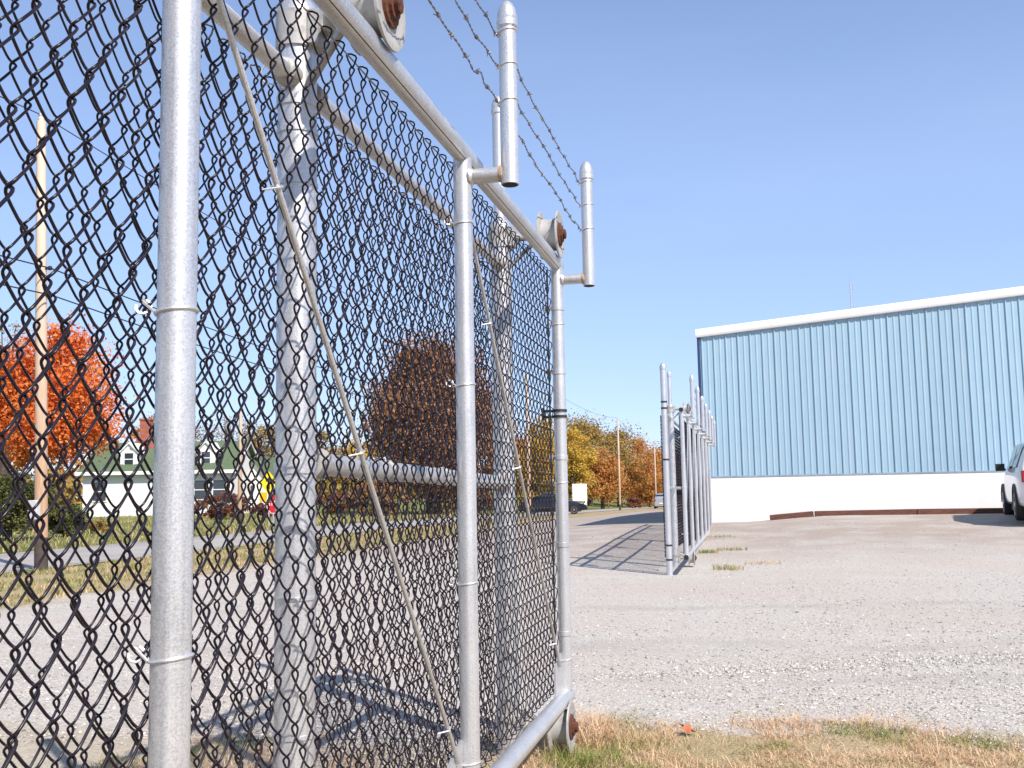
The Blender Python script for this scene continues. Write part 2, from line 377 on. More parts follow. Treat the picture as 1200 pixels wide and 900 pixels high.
def sliding_gate(y_end, step, n_up, label, detailed):
    """y_end: the end upright beside the opening; step: signed upright spacing away from the opening"""
    root = empty('sliding_gate', (GX, y_end, 0)); tag(root, label, 'gate', 'sliding gate leaves')
    ups = [step * i for i in range(n_up)]; s = 1 if step > 0 else -1
    ya, yb = min(ups), max(ups); N = 16 if detailed else 8
    def rail(name, z, r, ext):
        b = MB(); a = ya - (ext if s > 0 else 0); c = yb + (ext if s < 0 else 0)
        b.tube([(0, a, z), (0, c, z)], r, 24 if detailed else 10, caps=False)
        o = b.build(name, GALV, root)
        for yy, sg in ((a, -1), (c, 1)):          # open pipe ends
            e = MB(); e.lathe([(r, 0), (r * .86, 0.001), (r * .84, -.03), (.001, -.031)], (0, 0, 0), 'Y', 20); 
            if sg < 0: e.v = [(p[0], -p[1], p[2]) for p in e.v]
            e.v = [(p[0], p[1] + yy, p[2] + z) for p in e.v]; e.build('pipe_end', HOLE, o)
        return o
    ext = .12 if not detailed else .035
    top = rail('top_rail', ZT, RT, ext); bot = rail('bottom_rail', ZB, RB, ext)
    if detailed:
        sm = MB(); sm.tube([(RT * .55, ya, ZT - RT * .835), (RT * .55, yb, ZT - RT * .835)], .0016, 5); sm.build('weld_seam', DARKSTEEL, top)
    for i, y in enumerate(ups):
        b = MB(); b.tube([(0, y, ZB + RB * .8), (0, y, ZT - RT * .5)], RU, 28 if detailed else 10)
        u = b.build('upright', GALV, root)
        b = MB(); b.tube([(RU * .6, y, 2.2), (.158 - RU * .7, y, 2.2)], .0245, 20 if detailed else 8)
        b.lathe([(.0245, RU * .72), (.030, RU * .95), (.0245, RU * 1.25)], (0, y, 2.2), 'X', 18)
        b.build('outrigger', GALV, u)
        b = MB(); b.tube([(.158, y, 2.163), (.158, y, 2.70)], RU * .97, 24 if detailed else 10)
        b.lathe([(RU * .86, 2.1625), (RU * .84, 2.162), (.001, 2.164)], (.158, y, 0), 'Z', 16)
        bp = b.build('barb_post', GALV, u)
        b = MB(); b.lathe([(RU*.86, 2.1610), (RU*.80, 2.1605), (.001, 2.1612)], (.158, y, 0), 'Z', 16); b.build('pipe_end', HOLE, u)
        b = MB(); b.lathe(cap_profile(RU, 2.69), (.158, y, 0), 'Z', 24 if detailed else 10); b.build('post_cap', GALV, u)
        wj = MB(); wj.lathe([(.024, .158 - RU - .006), (.0275, .158 - RU - .001), (.0275, .158 - RU + .007), (.020, .158 - RU * .7)], (0, y, 2.2), 'X', 16); wj.build('weld_bead', RUSTWELD, u)
        if detailed:
            for z in (2.675, 2.56, 2.44):
                b = MB(); ring(b, .158, y, z, RU * .97, .0026, .004, 0); b.tube([(.158 - RU - .003, y - .004, z), (.158 - RU - .009, y + .002, z - .008), (.158 - RU - .004, y + .006, z + .006)], .0024, 5)
                b.build('barb_tie', TIE, u)
            zs = {0: (1.98, 1.22, .40), 1: (2.045, 1.52, .90, .36), 2: (1.47, .94, 2.02, .40)}.get(i, (1.9, 1.3, .7))
            for z in zs:
                b = MB(); ring(b, 0, y, z, RU, .0028, .004, 1); b.build('tie_wire', TIE, u)
    # barbed wire strands on the barb posts
    if detailed:
        for k, z in enumerate((2.675, 2.56, 2.44)):
            barbed(root, GX + .158 - RU - .004, z, y_end + ya, y_end + yb, 5 + k, kink=(y_end - 1.95 if k == 2 else None))
    else:
        for z in (2.675, 2.56, 2.44):
            b = MB(); b.tube([(.158 - RU, ya, z), (.158 - RU, yb, z)], .0035, 4); b.build('barbed_wire', WIREMETAL, root)
    # truss rods: from the top of one upright down to the foot of the next one towards the opening
    for i in range(n_up - 1):
        yt, yf = ups[i + 1], ups[i]
        p0 = Vector((-.012, yt + (-.03 if yt > yf else .03), ZT - .10)); p1 = Vector((-.008, yf + (.10 if yt > yf else -.10), ZB + .150))
        b = MB(); b.tube([p0, lerp(p0, p1, .5) + Vector((0, 0, -.006)), p1], .0062, 10); rod = b.build('truss_rod', GALV, root)
        if detailed:
            for t in (.22, .5, .93):
                c = lerp(p0, p1, t); b = MB()
                b.tube([c + Vector((-.02, .012, .004)), c + Vector((.0075, .006, 0)), c + Vector((.0075, -.008, -.006)), c + Vector((-.022, -.02, -.012))], .0024, 6); b.build('rod_tie', TIE, rod)
            sg = 1 if yt > yf else -1
            b = MB(); v = []
            for xo in (-.024, -.016):
                v += [(xo, yf + sg * .012, ZB + .20), (xo, yf + sg * .10, ZB + .185), (xo, yf + sg * .175, ZB + .15), (xo, yf + sg * .17, ZB + .03), (xo, yf + sg * .012, ZB + .02)]
            b.add(v, [(0,1,2,3,4), (9,8,7,6,5)] + [(i2, (i2+1) % 5, (i2+1) % 5 + 5, i2 + 5) for i2 in range(5)]); b.build('gusset_plate', GALV, root)
    # fabric and its tension wire
    n = 18; z0 = ZB + .068; mx = GX - RU - .010
    if detailed:
        fabric(root, mx, y_end + ya + .01, y_end + yb - .012, z0, n, WM18)
    else: fabric(root, mx, y_end + ya, y_end + yb, z0, n, far=True)
    b = MB(); q = random.Random(3); b.tube([(mx - GX, lerp(ya, yb, t / 40), z0 + n * WP + .022 + q.uniform(-.002, .002)) for t in range(41)], .0021, 5)
    b.build('tension_wire', WIREMETAL, root)
    b = MB(); b.tube([(mx - GX, lerp(ya, yb, t / 40), z0 - .024) for t in range(41)], .0021, 5); b.build('tension_wire', WIREMETAL, root)
    # tension bar and bands at the end upright
    b = MB(); b.box((mx - GX - .003, -s * .002 + s * .040 - .009, z0 - .02), (mx - GX + .003, s * .040 + .009, z0 + n * WP + .02)); b.build('tension_bar', DARKSTEEL, root)
    for z in ((.52, .93, 1.34, 1.75, 2.06) if detailed else (.55, 1.2, 1.9)):
        b = MB(); b.lathe([(RU + .0005, z - .011), (RU + .0035, z - .010), (RU + .0035, z + .010), (RU + .0005, z + .011)], (0, 0, 0), 'Z', 20)
        b.box((-RU - .030, s*.012, z - .010), (-RU * .6, s*.018, z + .010)); b.build('tension_band', GALV, root)
    return root, ups
WM18 = wire_meshes(18)
sliding_gate(4.77, -1.68, 4, 'near galvanized sliding gate leaf with black chain link, truss rods and barbed wire arms', True)
# latch clamp on the end upright
lc = empty('latch_clamp', (GX, 4.77, 1.55)); tag(lc, 'small black latch clamp strapped round the end upright of the gate', 'latch')
for z in (-.014, .014):
    b = MB(); b.lathe([(RU + .001, z - .006), (RU + .005, z - .006), (RU + .005, z + .006), (RU + .001, z + .006)], (0, 0, 0), 'Z', 20); b.box((-RU - .05, -.008, z - .006), (-RU * .9, .008, z + .006)); b.build('strap', DARKSTEEL, lc)
b = MB(); b.box((-RU - .056, -.016, -.03), (-RU - .046, .016, .03)); b.build('plate', DARKSTEEL, lc, bevel=.002)

# ------------------------------------------------------------------ fixed fence with gate rollers
def roller(parent, px, py, z, top, detailed, dy=0):
    """spool-shaped gate roller carried by an arm from the post"""
    base = parent.location; ro = empty('gate_roller'); ro.parent = parent; ro.location = Vector((GX, py, z)) - base
    n = 28 if detailed else 12
    b = MB(); b.lathe([(.060, -.036), (.078, -.034), (.073, 0), (.078, .034), (.060, .036)], (0, 0, 0), 'X', n); b.build('drum', GALVPAINT, ro)
    for s in (-1, 1):
        b = MB(); b.lathe([(.074, s * .033), (.108, s * .038), (.113, s * .041), (.112, s * .047), (.100, s * .049), (.088, s * .044), (.05, s * .042), (.048, s * .048), (.02, s * .048)][::s], (0, 0, 0), 'X', n); b.build('flange', GALVPAINT, ro)
    b = MB(); b.lathe([(.058, .0425), (.056, .050), (.040, .052), (.038, .060), (.024, .061), (.024, .072), (.016, .075), (.001, .075)], (0, 0, 0), 'X', 12); b.build('axle_nut', RUST, ro)
    b = MB(); xp = px - GX
    b.tube([(xp, dy, 0), (xp + .09, dy, 0), (xp + .13, 0, 0), (-.05, 0, 0)], .020, 12)
    b.lathe([(.052, -.05), (.057, -.048), (.057, .048), (.052, .05)], (xp, dy, 0), 'Z', 24); b.box((xp + .045, dy - .04, -.045), (xp + .075, dy + .04, .045))
    b.tube([(xp + .02, dy, -.16 if top else .10), (-.06, 0, -.012)], .012, 8)
    b.build('bracket', GALVPAINT, ro)
    return ro
def fence_post(parent, px, py, r, h, hext, detailed, bands=(), ext_r=.03):
    base = parent.location; x, y = px - base.x, py - base.y; z0 = ground(px, py) - .12 - base.z
    b = MB(); b.tube([(x, y, z0), (x, y, h)], r, 32 if detailed else 12)
    if hext: b.lathe([(r, h - .001), (r * 1.06, h), (r * 1.05, h + .03), (r * .8, h + .055), (ext_r * 1.05, h + .06)], (x, y, 0), 'Z', 24)
    p = b.build('post', GALV, parent)
    top = h
    if hext:
        b = MB(); b.tube([(x, y, h + .02), (x, y, hext)], ext_r, 24 if detailed else 10); b.build('post_extension', GALV, p); top = hext
    b = MB(); b.lathe(cap_profile(ext_r if hext else r, top - .01), (x, y, 0), 'Z', 20); b.build('post_cap', GALV, p)
    for z, hh, dk in bands:
        b = MB(); b.lathe([(r + .0005, z - hh), (r + .0035, z - hh), (r + .0035, z + hh), (r + .0005, z + hh)], (x, y, 0), 'Z', 28)
        b.box((x - .008, y + r - .002, z - hh), (x + .008, y + r + .030, z + hh)) if dk else None
        b.build('brace_band', DARKSTEEL if dk else GALV, p)
    return p
PX = -1.105
def fixed_fence():
    root = empty('chain_link_fence', (PX, 4.63, 0)); tag(root, 'near fixed chain link fence with two fat roller posts behind the gate leaf', 'fence', 'fixed fence runs')
    by = 4.63
    for y in (4.63, 2.37):
        fence_post(root, PX, y, .0505, 2.42, 3.02, True, bands=((2.20, .014, 0), (2.12, .006, 0), (1.98, .005, 0), (1.25, .014, 0), (.6, .005, 0), (.93, .004, 0)))
        ry = y - (.09 if y < 3 else 0)
        roller(root, PX, ry, ZT + RT + .078, True, True, y - ry); roller(root, PX, ry, ZB - RB - .073, False, True, y - ry)
    fence_post(root, PX, -.25, .0365, 2.30, 0, True)
    segs = [(4.63 - .052, 2.39 + .052), (2.39 - .052, -.25)]
    for a, c in segs:
        b = MB(); b.tube([(0, c - by, 2.26), (0, a - by, 2.26)], .0245, 20); r_ = b.build('top_rail', GALV, root)
        for yy, sg in ((a, -1), (c, 1)):
            if yy < 0: continue
            b = MB(); b.lathe([(.026, 0), (.034, sg * .004), (.034, sg * .05), (.0255, sg * .06)][::sg], (0, yy - by, 2.26), 'Y', 20); b.build('rail_end', GALVPAINT, r_)
    b = MB(); b.tube([(0, 2.44 - by, 1.265), (0, 4.58 - by, 1.225)], .0302, 20); m_ = b.build('mid_rail', GALV, root)
    for yy, sg in ((2.44, 1), (4.58, -1)):
        b = MB(); b.lathe([(.031, 0), (.041, sg * .004), (.041, sg * .07), (.0315, sg * .08)][::sg], (0, yy - by, 1.265 if yy < 3 else 1.225), 'Y', 20); b.build('rail_end', GALVPAINT, m_)
    for yy in (3.02, 3.62): # couplings on the brace
        b = MB(); b.lathe([(.031, 0), (.0345, .002), (.0345, .03), (.031, .032)], (0, yy - by, lerp(1.265, 1.225, (yy - 2.44) / 2.14)), 'Y', 20); b.build('coupling', GALVPAINT, m_)
    fabric(root, PX - .058, -.25, 4.60, .10, 20, wire_meshes(20))
    b = MB(); b.tube([(-.066, lerp(-.25, 4.6, t / 30) - by, .075) for t in range(31)], .0021, 5); b.build('tension_wire', WIREMETAL, root)
    for k in range(9):
        y = 4.3 - .5 * k; b = MB(); pts = [(-.034 + .036 * math.cos(a), y - by, 2.26 + .031 * math.sin(a)) for a in [j * .52 for j in range(12)]]
        b.tube(pts, .0024, 5, closed=True); b.build('tie_wire', TIE, root)
fixed_fence()

# ------------------------------------------------------------------ the far gate leaf and fence run by the building
FY = 14.45
for_far, far_ups = sliding_gate(FY, 1.68, 7, 'far galvanized sliding gate leaf standing edge on beside the blue building', False)
for_far.location.z = ground(GX, FY) + .02
def far_fence():
    root = empty('chain_link_fence', (PX, 14.5, 0)); tag(root, 'far fixed chain link fence with capped end post running to the blue building', 'fence', 'fixed fence runs'); by = 14.5
    fence_post(root, PX, 14.5, .043, 2.90, 0, True, bands=((2.42, .012, 1), (2.33, .012, 1), (1.60, .012, 1), (.40, .012, 1), (.20, .012, 1)))
    for y in (15.7, 24.6):
        fence_post(root, PX, y, .0505, 2.42, 2.92 if y < 16 else 0, True)
        roller(root, PX, y, ZT + RT + .093, True, False); roller(root, PX, y, ZB - RB - .053, False, False)
    fence_post(root, PX, 19.8, .0365, 2.30, 0, False)
    for z in (2.26, 1.2):
        b = MB(); b.tube([(0, 0, z), (0, (25.9 if z > 2 else 19.7) - by, z)], .0245, 10); b.build('top_rail' if z > 2 else 'mid_rail', GALV, root)
    fabric(root, PX - .066, 14.55, 25.9, .22, 19, far=True)
far_fence()

# ------------------------------------------------------------------ blue metal building
BX0, BX1, BY0, BY1 = -1.04, 17.1, 26.4, 52.0
BXR = (BX0 + BX1) / 2
ZW = 1.46; SL = .081
def eave(x): return 5.10 + SL * (min(x, 2 * BXR - x) - BX0)
BLUE = speckle('blue_painted_steel', (.275, .41, .50), (.29, .425, .515), 3, (.42, .5), 0, big=(1.3, (.305, .425, .50), .45, .75))
BLUESTRIP = mat('dark_blue_strip', (.02, .045, .12), .45)
WHITEP = speckle('white_painted_block', (.80, .79, .77), (.74, .73, .71), 9, (.7, .85), 0, .15, big=(.9, (.72, .70, .66), .55, .85))
WHITETRIM = speckle('white_trim', (.82, .81, .79), (.78, .77, .75), 6, (.45, .6))
oi = nd(BLUE, 'ShaderNodeObjectInfo'); hv = nd(BLUE, 'ShaderNodeHueSaturation'); vr = nd(BLUE, 'ShaderNodeMapRange'); vr.inputs[3].default_value = .95; vr.inputs[4].default_value = 1.04
src = bsdf(BLUE).inputs['Base Color'].links[0].from_socket
ln(BLUE, oi.outputs['Random'], vr.inputs[0]); ln(BLUE, vr.outputs[0], hv.inputs['Value']); ln(BLUE, src, hv.inputs['Color']); ln(BLUE, hv.outputs[0], bsdf(BLUE).inputs['Base Color'])
bld = empty('metal_building', (BX0, BY0, 0)); tag(bld, 'light blue ribbed steel building on a white masonry base with white roof edge', 'building')
b = MB(); b.box((.004, .03, -.3), (BX1 - BX0 - .004, BY1 - BY0, ZW)); b.build('masonry_base', WHITEP, bld)
b = MB(); q = [(0.02, .10), (0.02, BY1 - BY0)]
xr = BXR - BX0; W = BX1 - BX0
prof = [(.02, ZW + .002), (W - .02, ZW + .002), (W - .02, eave(BX1) - .02), (xr, eave(BXR) - .02), (.02, eave(BX0) - .02)]
b.add([(x, y, z) for y in (.10, BY1 - BY0 - .02) for (x, z) in prof], [(4,3,2,1,0), (5,6,7,8,9)] + [(i, (i+1) % 5, (i+1) % 5 + 5, i + 5) for i in range(5)])
b.build('wall_core', BLUE, bld)
PW = .914; k = 0; x = 0.0
while x < W - .05:                       # wall panels with raised ribs, lapped edge to edge
    x1 = min(W, x + PW); b = MB(); cs = []
    for r_ in range(3):
        o = x + r_ * .3047
        cs += [(o, .068), (o + .022, .068), (o + .036, .040), (o + .058, .040), (o + .072, .068), (o + .165, .068), (o + .185, .056), (o + .205, .056), (o + .225, .068)]
    cs = [c for c in cs if c[0] < x1 - .002] + [(x1 - .001, .068)]
    cs = [(c[0] + .002 if i == 0 else c[0], c[1]) for i, c in enumerate(cs)]
    v = [(c[0], c[1], ZW + .03) for c in cs] + [(c[0], c[1], eave(BX0 + c[0]) - .02) for c in cs]; n = len(cs)
    b.add(v, [(i, i + 1, i + 1 + n, i + n) for i in range(n - 1)]); b.build('wall_panel', BLUE, bld, flat=True)
    x += PW
b = MB(); b.box((-.01, .018, ZW - .012), (W + .01, .075, ZW + .034)); b.build('base_flashing', speckle('grey_flashing', (.28, .34, .38), (.2, .26, .30), 5), bld, bevel=.004)
b = MB(); b.box((-.075, .02, ZW - .05), (-.002, .11, 5.08)); b.build('corner_strip', BLUESTRIP, bld, bevel=.008)  # narrow dark blue box up the left front corner
for sg in (0, 1):                        # white rake trim along the gable, rounded front
    xa, xb = (-.10, xr) if sg == 0 else (xr, W + .10)
    za, zb = (eave(BX0) - SL * .1, eave(BXR)) if sg == 0 else (eave(BXR), eave(BX1) - SL * .1)
    pr = [(.06, -.02), (-.02, -.015), (-.045, .03), (-.05, .10), (-.04, .165), (.0, .20), (.10, .21), (.10, 0)]
    b = MB(); v = [(xa, y, za + z) for y, z in pr] + [(xb, y, zb + z) for y, z in pr]; n = len(pr)
    b.add(v, [(i, i + n, (i + 1) % n + n, (i + 1) % n) for i in range(n)] + [tuple(range(n)), tuple(range(2 * n - 1, n - 1, -1))]); b.build('rake_trim', WHITETRIM, bld, ang=30)
    b = MB(); v = [(xa, .11, za + .17), (xb, .11, zb + .17), (xb, BY1 - BY0, zb + .17), (xa, BY1 - BY0, za + .17), (xa, .11, za + .14), (xb, .11, zb + .14), (xb, BY1 - BY0, zb + .14), (xa, BY1 - BY0, za + .14)]
    b.add(v, [(0,1,2,3), (7,6,5,4), (0,4,5,1), (1,5,6,2), (2,6,7,3), (3,7,4,0)]); b.build('roof', WHITETRIM, bld, flat=True)
TIMBER = speckle('red_brown_timber', (.15, .062, .04), (.085, .036, .026), 7, (.8, .95), 0, .4, stretch=(1, 6, 6))
tx = 0.52; tw = random.Random(4)
for i in range(3):
    L = (1.05, 2.35, 2.4)[i]; xa = tx; gz = ground(xa, BY0 - .3)
    o = MB().box((-L / 2, -.085, -.03), (L / 2, .085, .125)).build('landscape_timber', TIMBER, bevel=.012)
    o.location = (xa + L / 2, BY0 - .22 + tw.uniform(-.015, .015), (ground(xa, BY0 - .3) + ground(xa + L, BY0 - .3)) / 2 + .006); o.rotation_euler = (0, -math.atan2(ground(xa + L, BY0 - .3) - ground(xa, BY0 - .3), L) + tw.uniform(-.002, .002), tw.uniform(-.008, .008))
    tag(o, ('short red brown timber lying at the white wall base', 'long red brown timber between two others along the white wall', 'red brown timber along the white wall reaching the parked white car')[i], 'timber', 'timbers along the wall foot')
    tx += L + .02

# ------------------------------------------------------------------ trees
BARK = speckle('bark', (.10, .075, .055), (.045, .033, .026), 9, (.9, .95), 0, .5, stretch=(4, 4, 1))
def leaf_material(name, cols, trans=.25):
    m = mat(name, cols[0], .65, 0, .25)
    gi = nd(m, 'ShaderNodeNewGeometry'); t = nd(m, 'ShaderNodeTexCoord')
    n = nd(m, 'ShaderNodeTexNoise', Scale=.55, Detail=3); ln(m, t.outputs['Object'], n.inputs['Vector'])
    a = nd(m, 'ShaderNodeMath', operation='MULTIPLY_ADD'); a.inputs[1].default_value = .55
    s = nd(m, 'ShaderNodeMath', operation='MULTIPLY_ADD'); s.inputs[1].default_value = 1.3; s.inputs[2].default_value = -.45
    ln(m, n.outputs[0], s.inputs[0]); ln(m, gi.outputs['Random Per Island'], a.inputs[0]); ln(m, s.outputs[0], a.inputs[2])
    k = len(cols); r = ramp(m, [(i / max(1, k - 1) * .8 + .1, c) for i, c in enumerate(cols)]); ln(m, a.outputs[0], r.inputs[0])
    B = bsdf(m); ln(m, r.outputs[0], B.inputs['Base Color'])
    tr = nd(m, 'ShaderNodeBsdfTranslucent'); mx = nd(m, 'ShaderNodeMixShader'); mx.inputs[0].default_value = trans
    ln(m, r.outputs[0], tr.inputs[0]); ln(m, B.outputs[0], mx.inputs[1]); ln(m, tr.outputs[0], mx.inputs[2])
    ln(m, mx.outputs[0], m.node_tree.nodes['Material Output'].inputs['Surface']); return m
LV = {
 'orange': leaf_material('maple_orange_leaves', [(.58, .12, .03), (.74, .20, .05), (.80, .27, .07), (.80, .38, .12)], .4),
 'rust': leaf_material('oak_rust_leaves', [(.24, .11, .06), (.36, .175, .09), (.43, .235, .12), (.38, .25, .13)], .35),
 'yellow': leaf_material('yellow_leaves', [(.44, .27, .04), (.60, .39, .06), (.68, .48, .09), (.50, .38, .09)], .4),
 'amber': leaf_material('amber_leaves', [(.40, .16, .055), (.56, .25, .07), (.62, .34, .10), (.52, .34, .11)], .4),
 'olive': leaf_material('olive_brown_leaves', [(.22, .165, .05), (.33, .23, .07), (.42, .27, .085), (.45, .31, .11)], .35),
 'green': leaf_material('dull_green_leaves', [(.04, .05, .018), (.075, .09, .026), (.13, .13, .04), (.19, .17, .06)]),
 'brown': leaf_material('dry_brown_leaves', [(.18, .11, .065), (.26, .16, .09), (.32, .21, .12), (.24, .18, .10)]),
 'maroon': leaf_material('red_brown_hedge_leaves', [(.13, .04, .028), (.21, .07, .04), (.28, .115, .06), (.24, .14, .07)]),
}
def crown_mesh(q, w, h, n, leaf, clumps, squash=.5):
    b = MB(); cs = []
    while len(cs) < clumps:
        p = Vector((q.uniform(-1, 1), q.uniform(-1, 1), q.uniform(-1, 1)))
        if p.length > 1 or p.length < .35: continue
        taper = 1 - max(0, p.z) ** 1.6 * .35 - max(0, -p.z) * .25
        f_ = q.uniform(.72, .95); cs.append((Vector((p.x * w * .5 * taper * f_, p.y * w * .5 * taper * f_, p.z * h * .5 * f_)), q.uniform(.06, .20) * min(w, h)))
    V, Fs = [], []
    for i in range(n):
        c, r = cs[q.randrange(clumps)]
        d = Vector((q.gauss(0, .5), q.gauss(0, .5), q.gauss(0, .42))) * r
        p = c + d; s = leaf * q.uniform(.55, 1.25)
        nrm = (Vector((q.gauss(0, 1), q.gauss(0, 1), q.gauss(.5, 1))) + d.normalized() * .8).normalized()
        u = nrm.cross(Vector((q.gauss(0, 1), q.gauss(0, 1), q.gauss(0, 1)))).normalized(); v = nrm.cross(u)
        o = len(V); V += [p - u * s * .5, p + v * s * .36, p + u * s * .55, p - v * s * .33]; Fs.append((o, o + 1, o + 2, o + 3))
    b.v = [tuple(t) for t in V]; b.f = Fs; b.m = [0] * len(Fs); return b, cs
def tree(name, px, top, wpx, depth, kind, label, n=5000, leaf=.22, clumps=46, trunk=.3, group='trees across the road', low=.16, seed=None, twigs=10):
    q = random.Random(seed if seed is not None else int(px * 7 + top))
    base = stand(px, depth); H = height_at(top, px, depth) - base.z; W = wpx / F * depth
    root = empty(name, base, q.uniform(0, 6.28)); tag(root, label, 'tree' if 'tree' in name else 'shrub', group)
    ch = H * (1 - low); b, cs = crown_mesh(q, W, ch, n, leaf, clumps)
    zc = H * low + ch / 2
    o = b.build('crown', LV[kind], root, flat=True); o.location.z = zc
    t = MB(); r0 = trunk * H / 12 + .03
    sway = [Vector((q.uniform(-.02, .02) * H, q.uniform(-.02, .02) * H, 0)) for _ in range(6)]; sway[0] = Vector((0, 0, 0))
    tp = [sway[i] + Vector((0, 0, H * .82 * i / 5 - (.2 if i == 0 else 0))) for i in range(6)]
    t.tube(tp, [r0 * 1.25, r0, r0 * .8, r0 * .6, r0 * .35, r0 * .12], 8)
    tr = t.build('trunk', BARK, root)
    l = MB()
    for c, r in q.sample(cs, min(twigs, len(cs))):
        e = c + Vector((0, 0, zc)); s0 = tp[q.choice((1, 2, 3))]
        mid = lerp(s0, e, .5) + Vector((0, 0, -.04 * H)); l.tube([s0, mid, e], [r0 * .42, r0 * .25, r0 * .06], 5)
    l.build('limbs', BARK, tr); return root
T = tree
T('maple_tree', 52, 366, 178, 45, 'orange', 'bright orange maple tree standing beside the white house', n=32400, leaf=0.177, clumps=90, low=.22)
T('bare_tree', 4, 352, 90, 62, 'olive', 'thin half bare olive tree behind the orange maple', n=3040, leaf=0.136, clumps=40, twigs=30)
T('evergreen_shrub', 12, 548, 120, 31, 'green', 'dark green bush under the orange maple', n=17955, leaf=0.088, clumps=40, low=.02, group='bushes across the road')
T('evergreen_shrub', 78, 585, 60, 33, 'green', 'small dull green bush between pole and white house', n=10260, leaf=0.082, clumps=30, low=.02, group='bushes across the road')
T('low_shrub', 118, 608, 36, 36, 'olive', 'low brownish shrub on the lawn before the white house wall', n=5643, leaf=0.068, clumps=20, low=.0, group='bushes across the road')
T('orange_tree', 172, 470, 60, 100, 'amber', 'small amber tree rising behind the brick chimney', n=8977, leaf=0.204)
T('bare_tree', 215, 488, 80, 105, 'brown', 'half bare brown tree behind the middle of the white house', n=4940, leaf=0.170, twigs=26)
T('bare_tree', 262, 472, 95, 100, 'brown', 'tall half bare brown tree behind the right dormer of the house', n=6080, leaf=0.170, twigs=30)
T('brown_tree', 318, 482, 90, 98, 'olive', 'olive brown tree behind the small white gabled house', n=12825, leaf=0.204)
T('brown_tree', 366, 500, 110, 104, 'olive', 'olive tree left of the big rust oak, above the brace rail', n=11542, leaf=0.204)
T('yellow_tree', 412, 508, 100, 108, 'yellow', 'low yellow olive tree at the left foot of the rust oak', n=10260, leaf=0.204)
T('oak_tree', 508, 384, 172, 70, 'rust', 'large dark rust red oak behind the chain link', n=56000, leaf=0.24, clumps=190, low=.02, trunk=.42)
T('amber_tree', 588, 470, 60, 90, 'amber', 'amber tree between rust oak and yellow tree', n=10260, leaf=0.204)
T('yellow_tree', 628, 484, 92, 96, 'yellow', 'bright yellow tree seen through the end of the gate mesh', n=16672, leaf=0.204, clumps=60, low=.05)
T('yellow_tree', 672, 490, 60, 112, 'yellow', 'golden yellow tree just above the white sign board', n=12825, leaf=0.231, clumps=50, low=.02)
T('olive_tree', 692, 482, 110, 150, 'olive', 'tall olive brown tree highest in the wood beyond the sign', n=20520, leaf=0.340, clumps=70, low=.05)
T('amber_tree', 706, 526, 62, 122, 'amber', 'round orange tree beside the white sign board', n=12825, leaf=0.245, clumps=50, low=.0)
T('olive_tree', 726, 494, 90, 165, 'olive', 'brown olive tree behind the tall bare utility pole', n=12350, leaf=0.340, clumps=60, low=.03)
T('amber_tree', 748, 508, 84, 160, 'amber', 'wide orange brown tree right of the tall bare utility pole', n=11400, leaf=0.306, clumps=60, low=.0)
T('amber_tree', 762, 536, 56, 150, 'amber', 'small orange tree behind the silver vehicle', n=8977, leaf=0.272, low=.0)
T('olive_tree', 778, 518, 80, 185, 'green', 'dull green tree behind the capped end post of the far fence', n=12825, leaf=0.340, low=.0)
T('olive_tree', 808, 530, 60, 190, 'olive', 'olive tree hidden behind the far gate leaf', n=10260, leaf=0.340, low=.0)
T('olive_tree', 652, 505, 60, 140, 'olive', 'olive tree behind the end upright of the gate', n=12825, leaf=0.306, low=.0)
T('red_shrub', 744, 582, 24, 128, 'maroon', 'purple red shrub at the foot of the orange wood', n=5643, leaf=0.170, clumps=24, low=.0, group='bushes across the road')
T('hedge', 262, 578, 90, 58, 'maroon', 'red brown hedge before the right half of the white house', n=20520, leaf=0.088, clumps=60, low=.0, group='bushes across the road')
T('hedge', 316, 588, 60, 60, 'maroon', 'low red brown hedge behind the yellow road sign', n=12825, leaf=0.088, clumps=40, low=.0, group='bushes across the road')
T('hedge', 442, 562, 100, 66, 'rust', 'dark brown undergrowth at the foot of the rust oak', n=17955, leaf=0.109, clumps=50, low=.0, group='bushes across the road')
T('hedge', 395, 576, 60, 70, 'maroon', 'red brown bush below the brace rail left of the oak', n=11542, leaf=0.109, clumps=40, low=.0, group='bushes across the road')
T('hedge', 560, 572, 90, 74, 'rust', 'dark brown undergrowth right of the oak trunk', n=12825, leaf=0.109, clumps=50, low=.0, group='bushes across the road')
# far wood on the horizon, one mass
fw = random.Random(9); b = MB()
for i in range(26000):
    a = fw.uniform(-62, 46); d = 260 + fw.uniform(0, 60)
    hmax = 11 + 4 * noise.noise(Vector((a * .35, 0, 2))) + 2.5 * noise.noise(Vector((a * 1.3, 5, 2)))
    p = Vector((math.sin(R(a)) * d, math.cos(R(a)) * d, -3 + fw.uniform(0, 1) ** .7 * (hmax + 1)))
    s = fw.uniform(.7, 1.5); u = Vector((fw.gauss(0, 1), fw.gauss(0, 1), fw.gauss(0, 1))).normalized(); v = u.cross(Vector((fw.gauss(0, 1), fw.gauss(0, 1), fw.gauss(0, 1)))).normalized()
    b.add([p - u * s, p + v * s * .7, p + u * s, p - v * s * .7], [(0, 1, 2, 3)])
tag(b.build('distant_wood', LV['olive'], flat=True), 'distant brown and olive wood along the horizon', 'wood', kind='stuff')

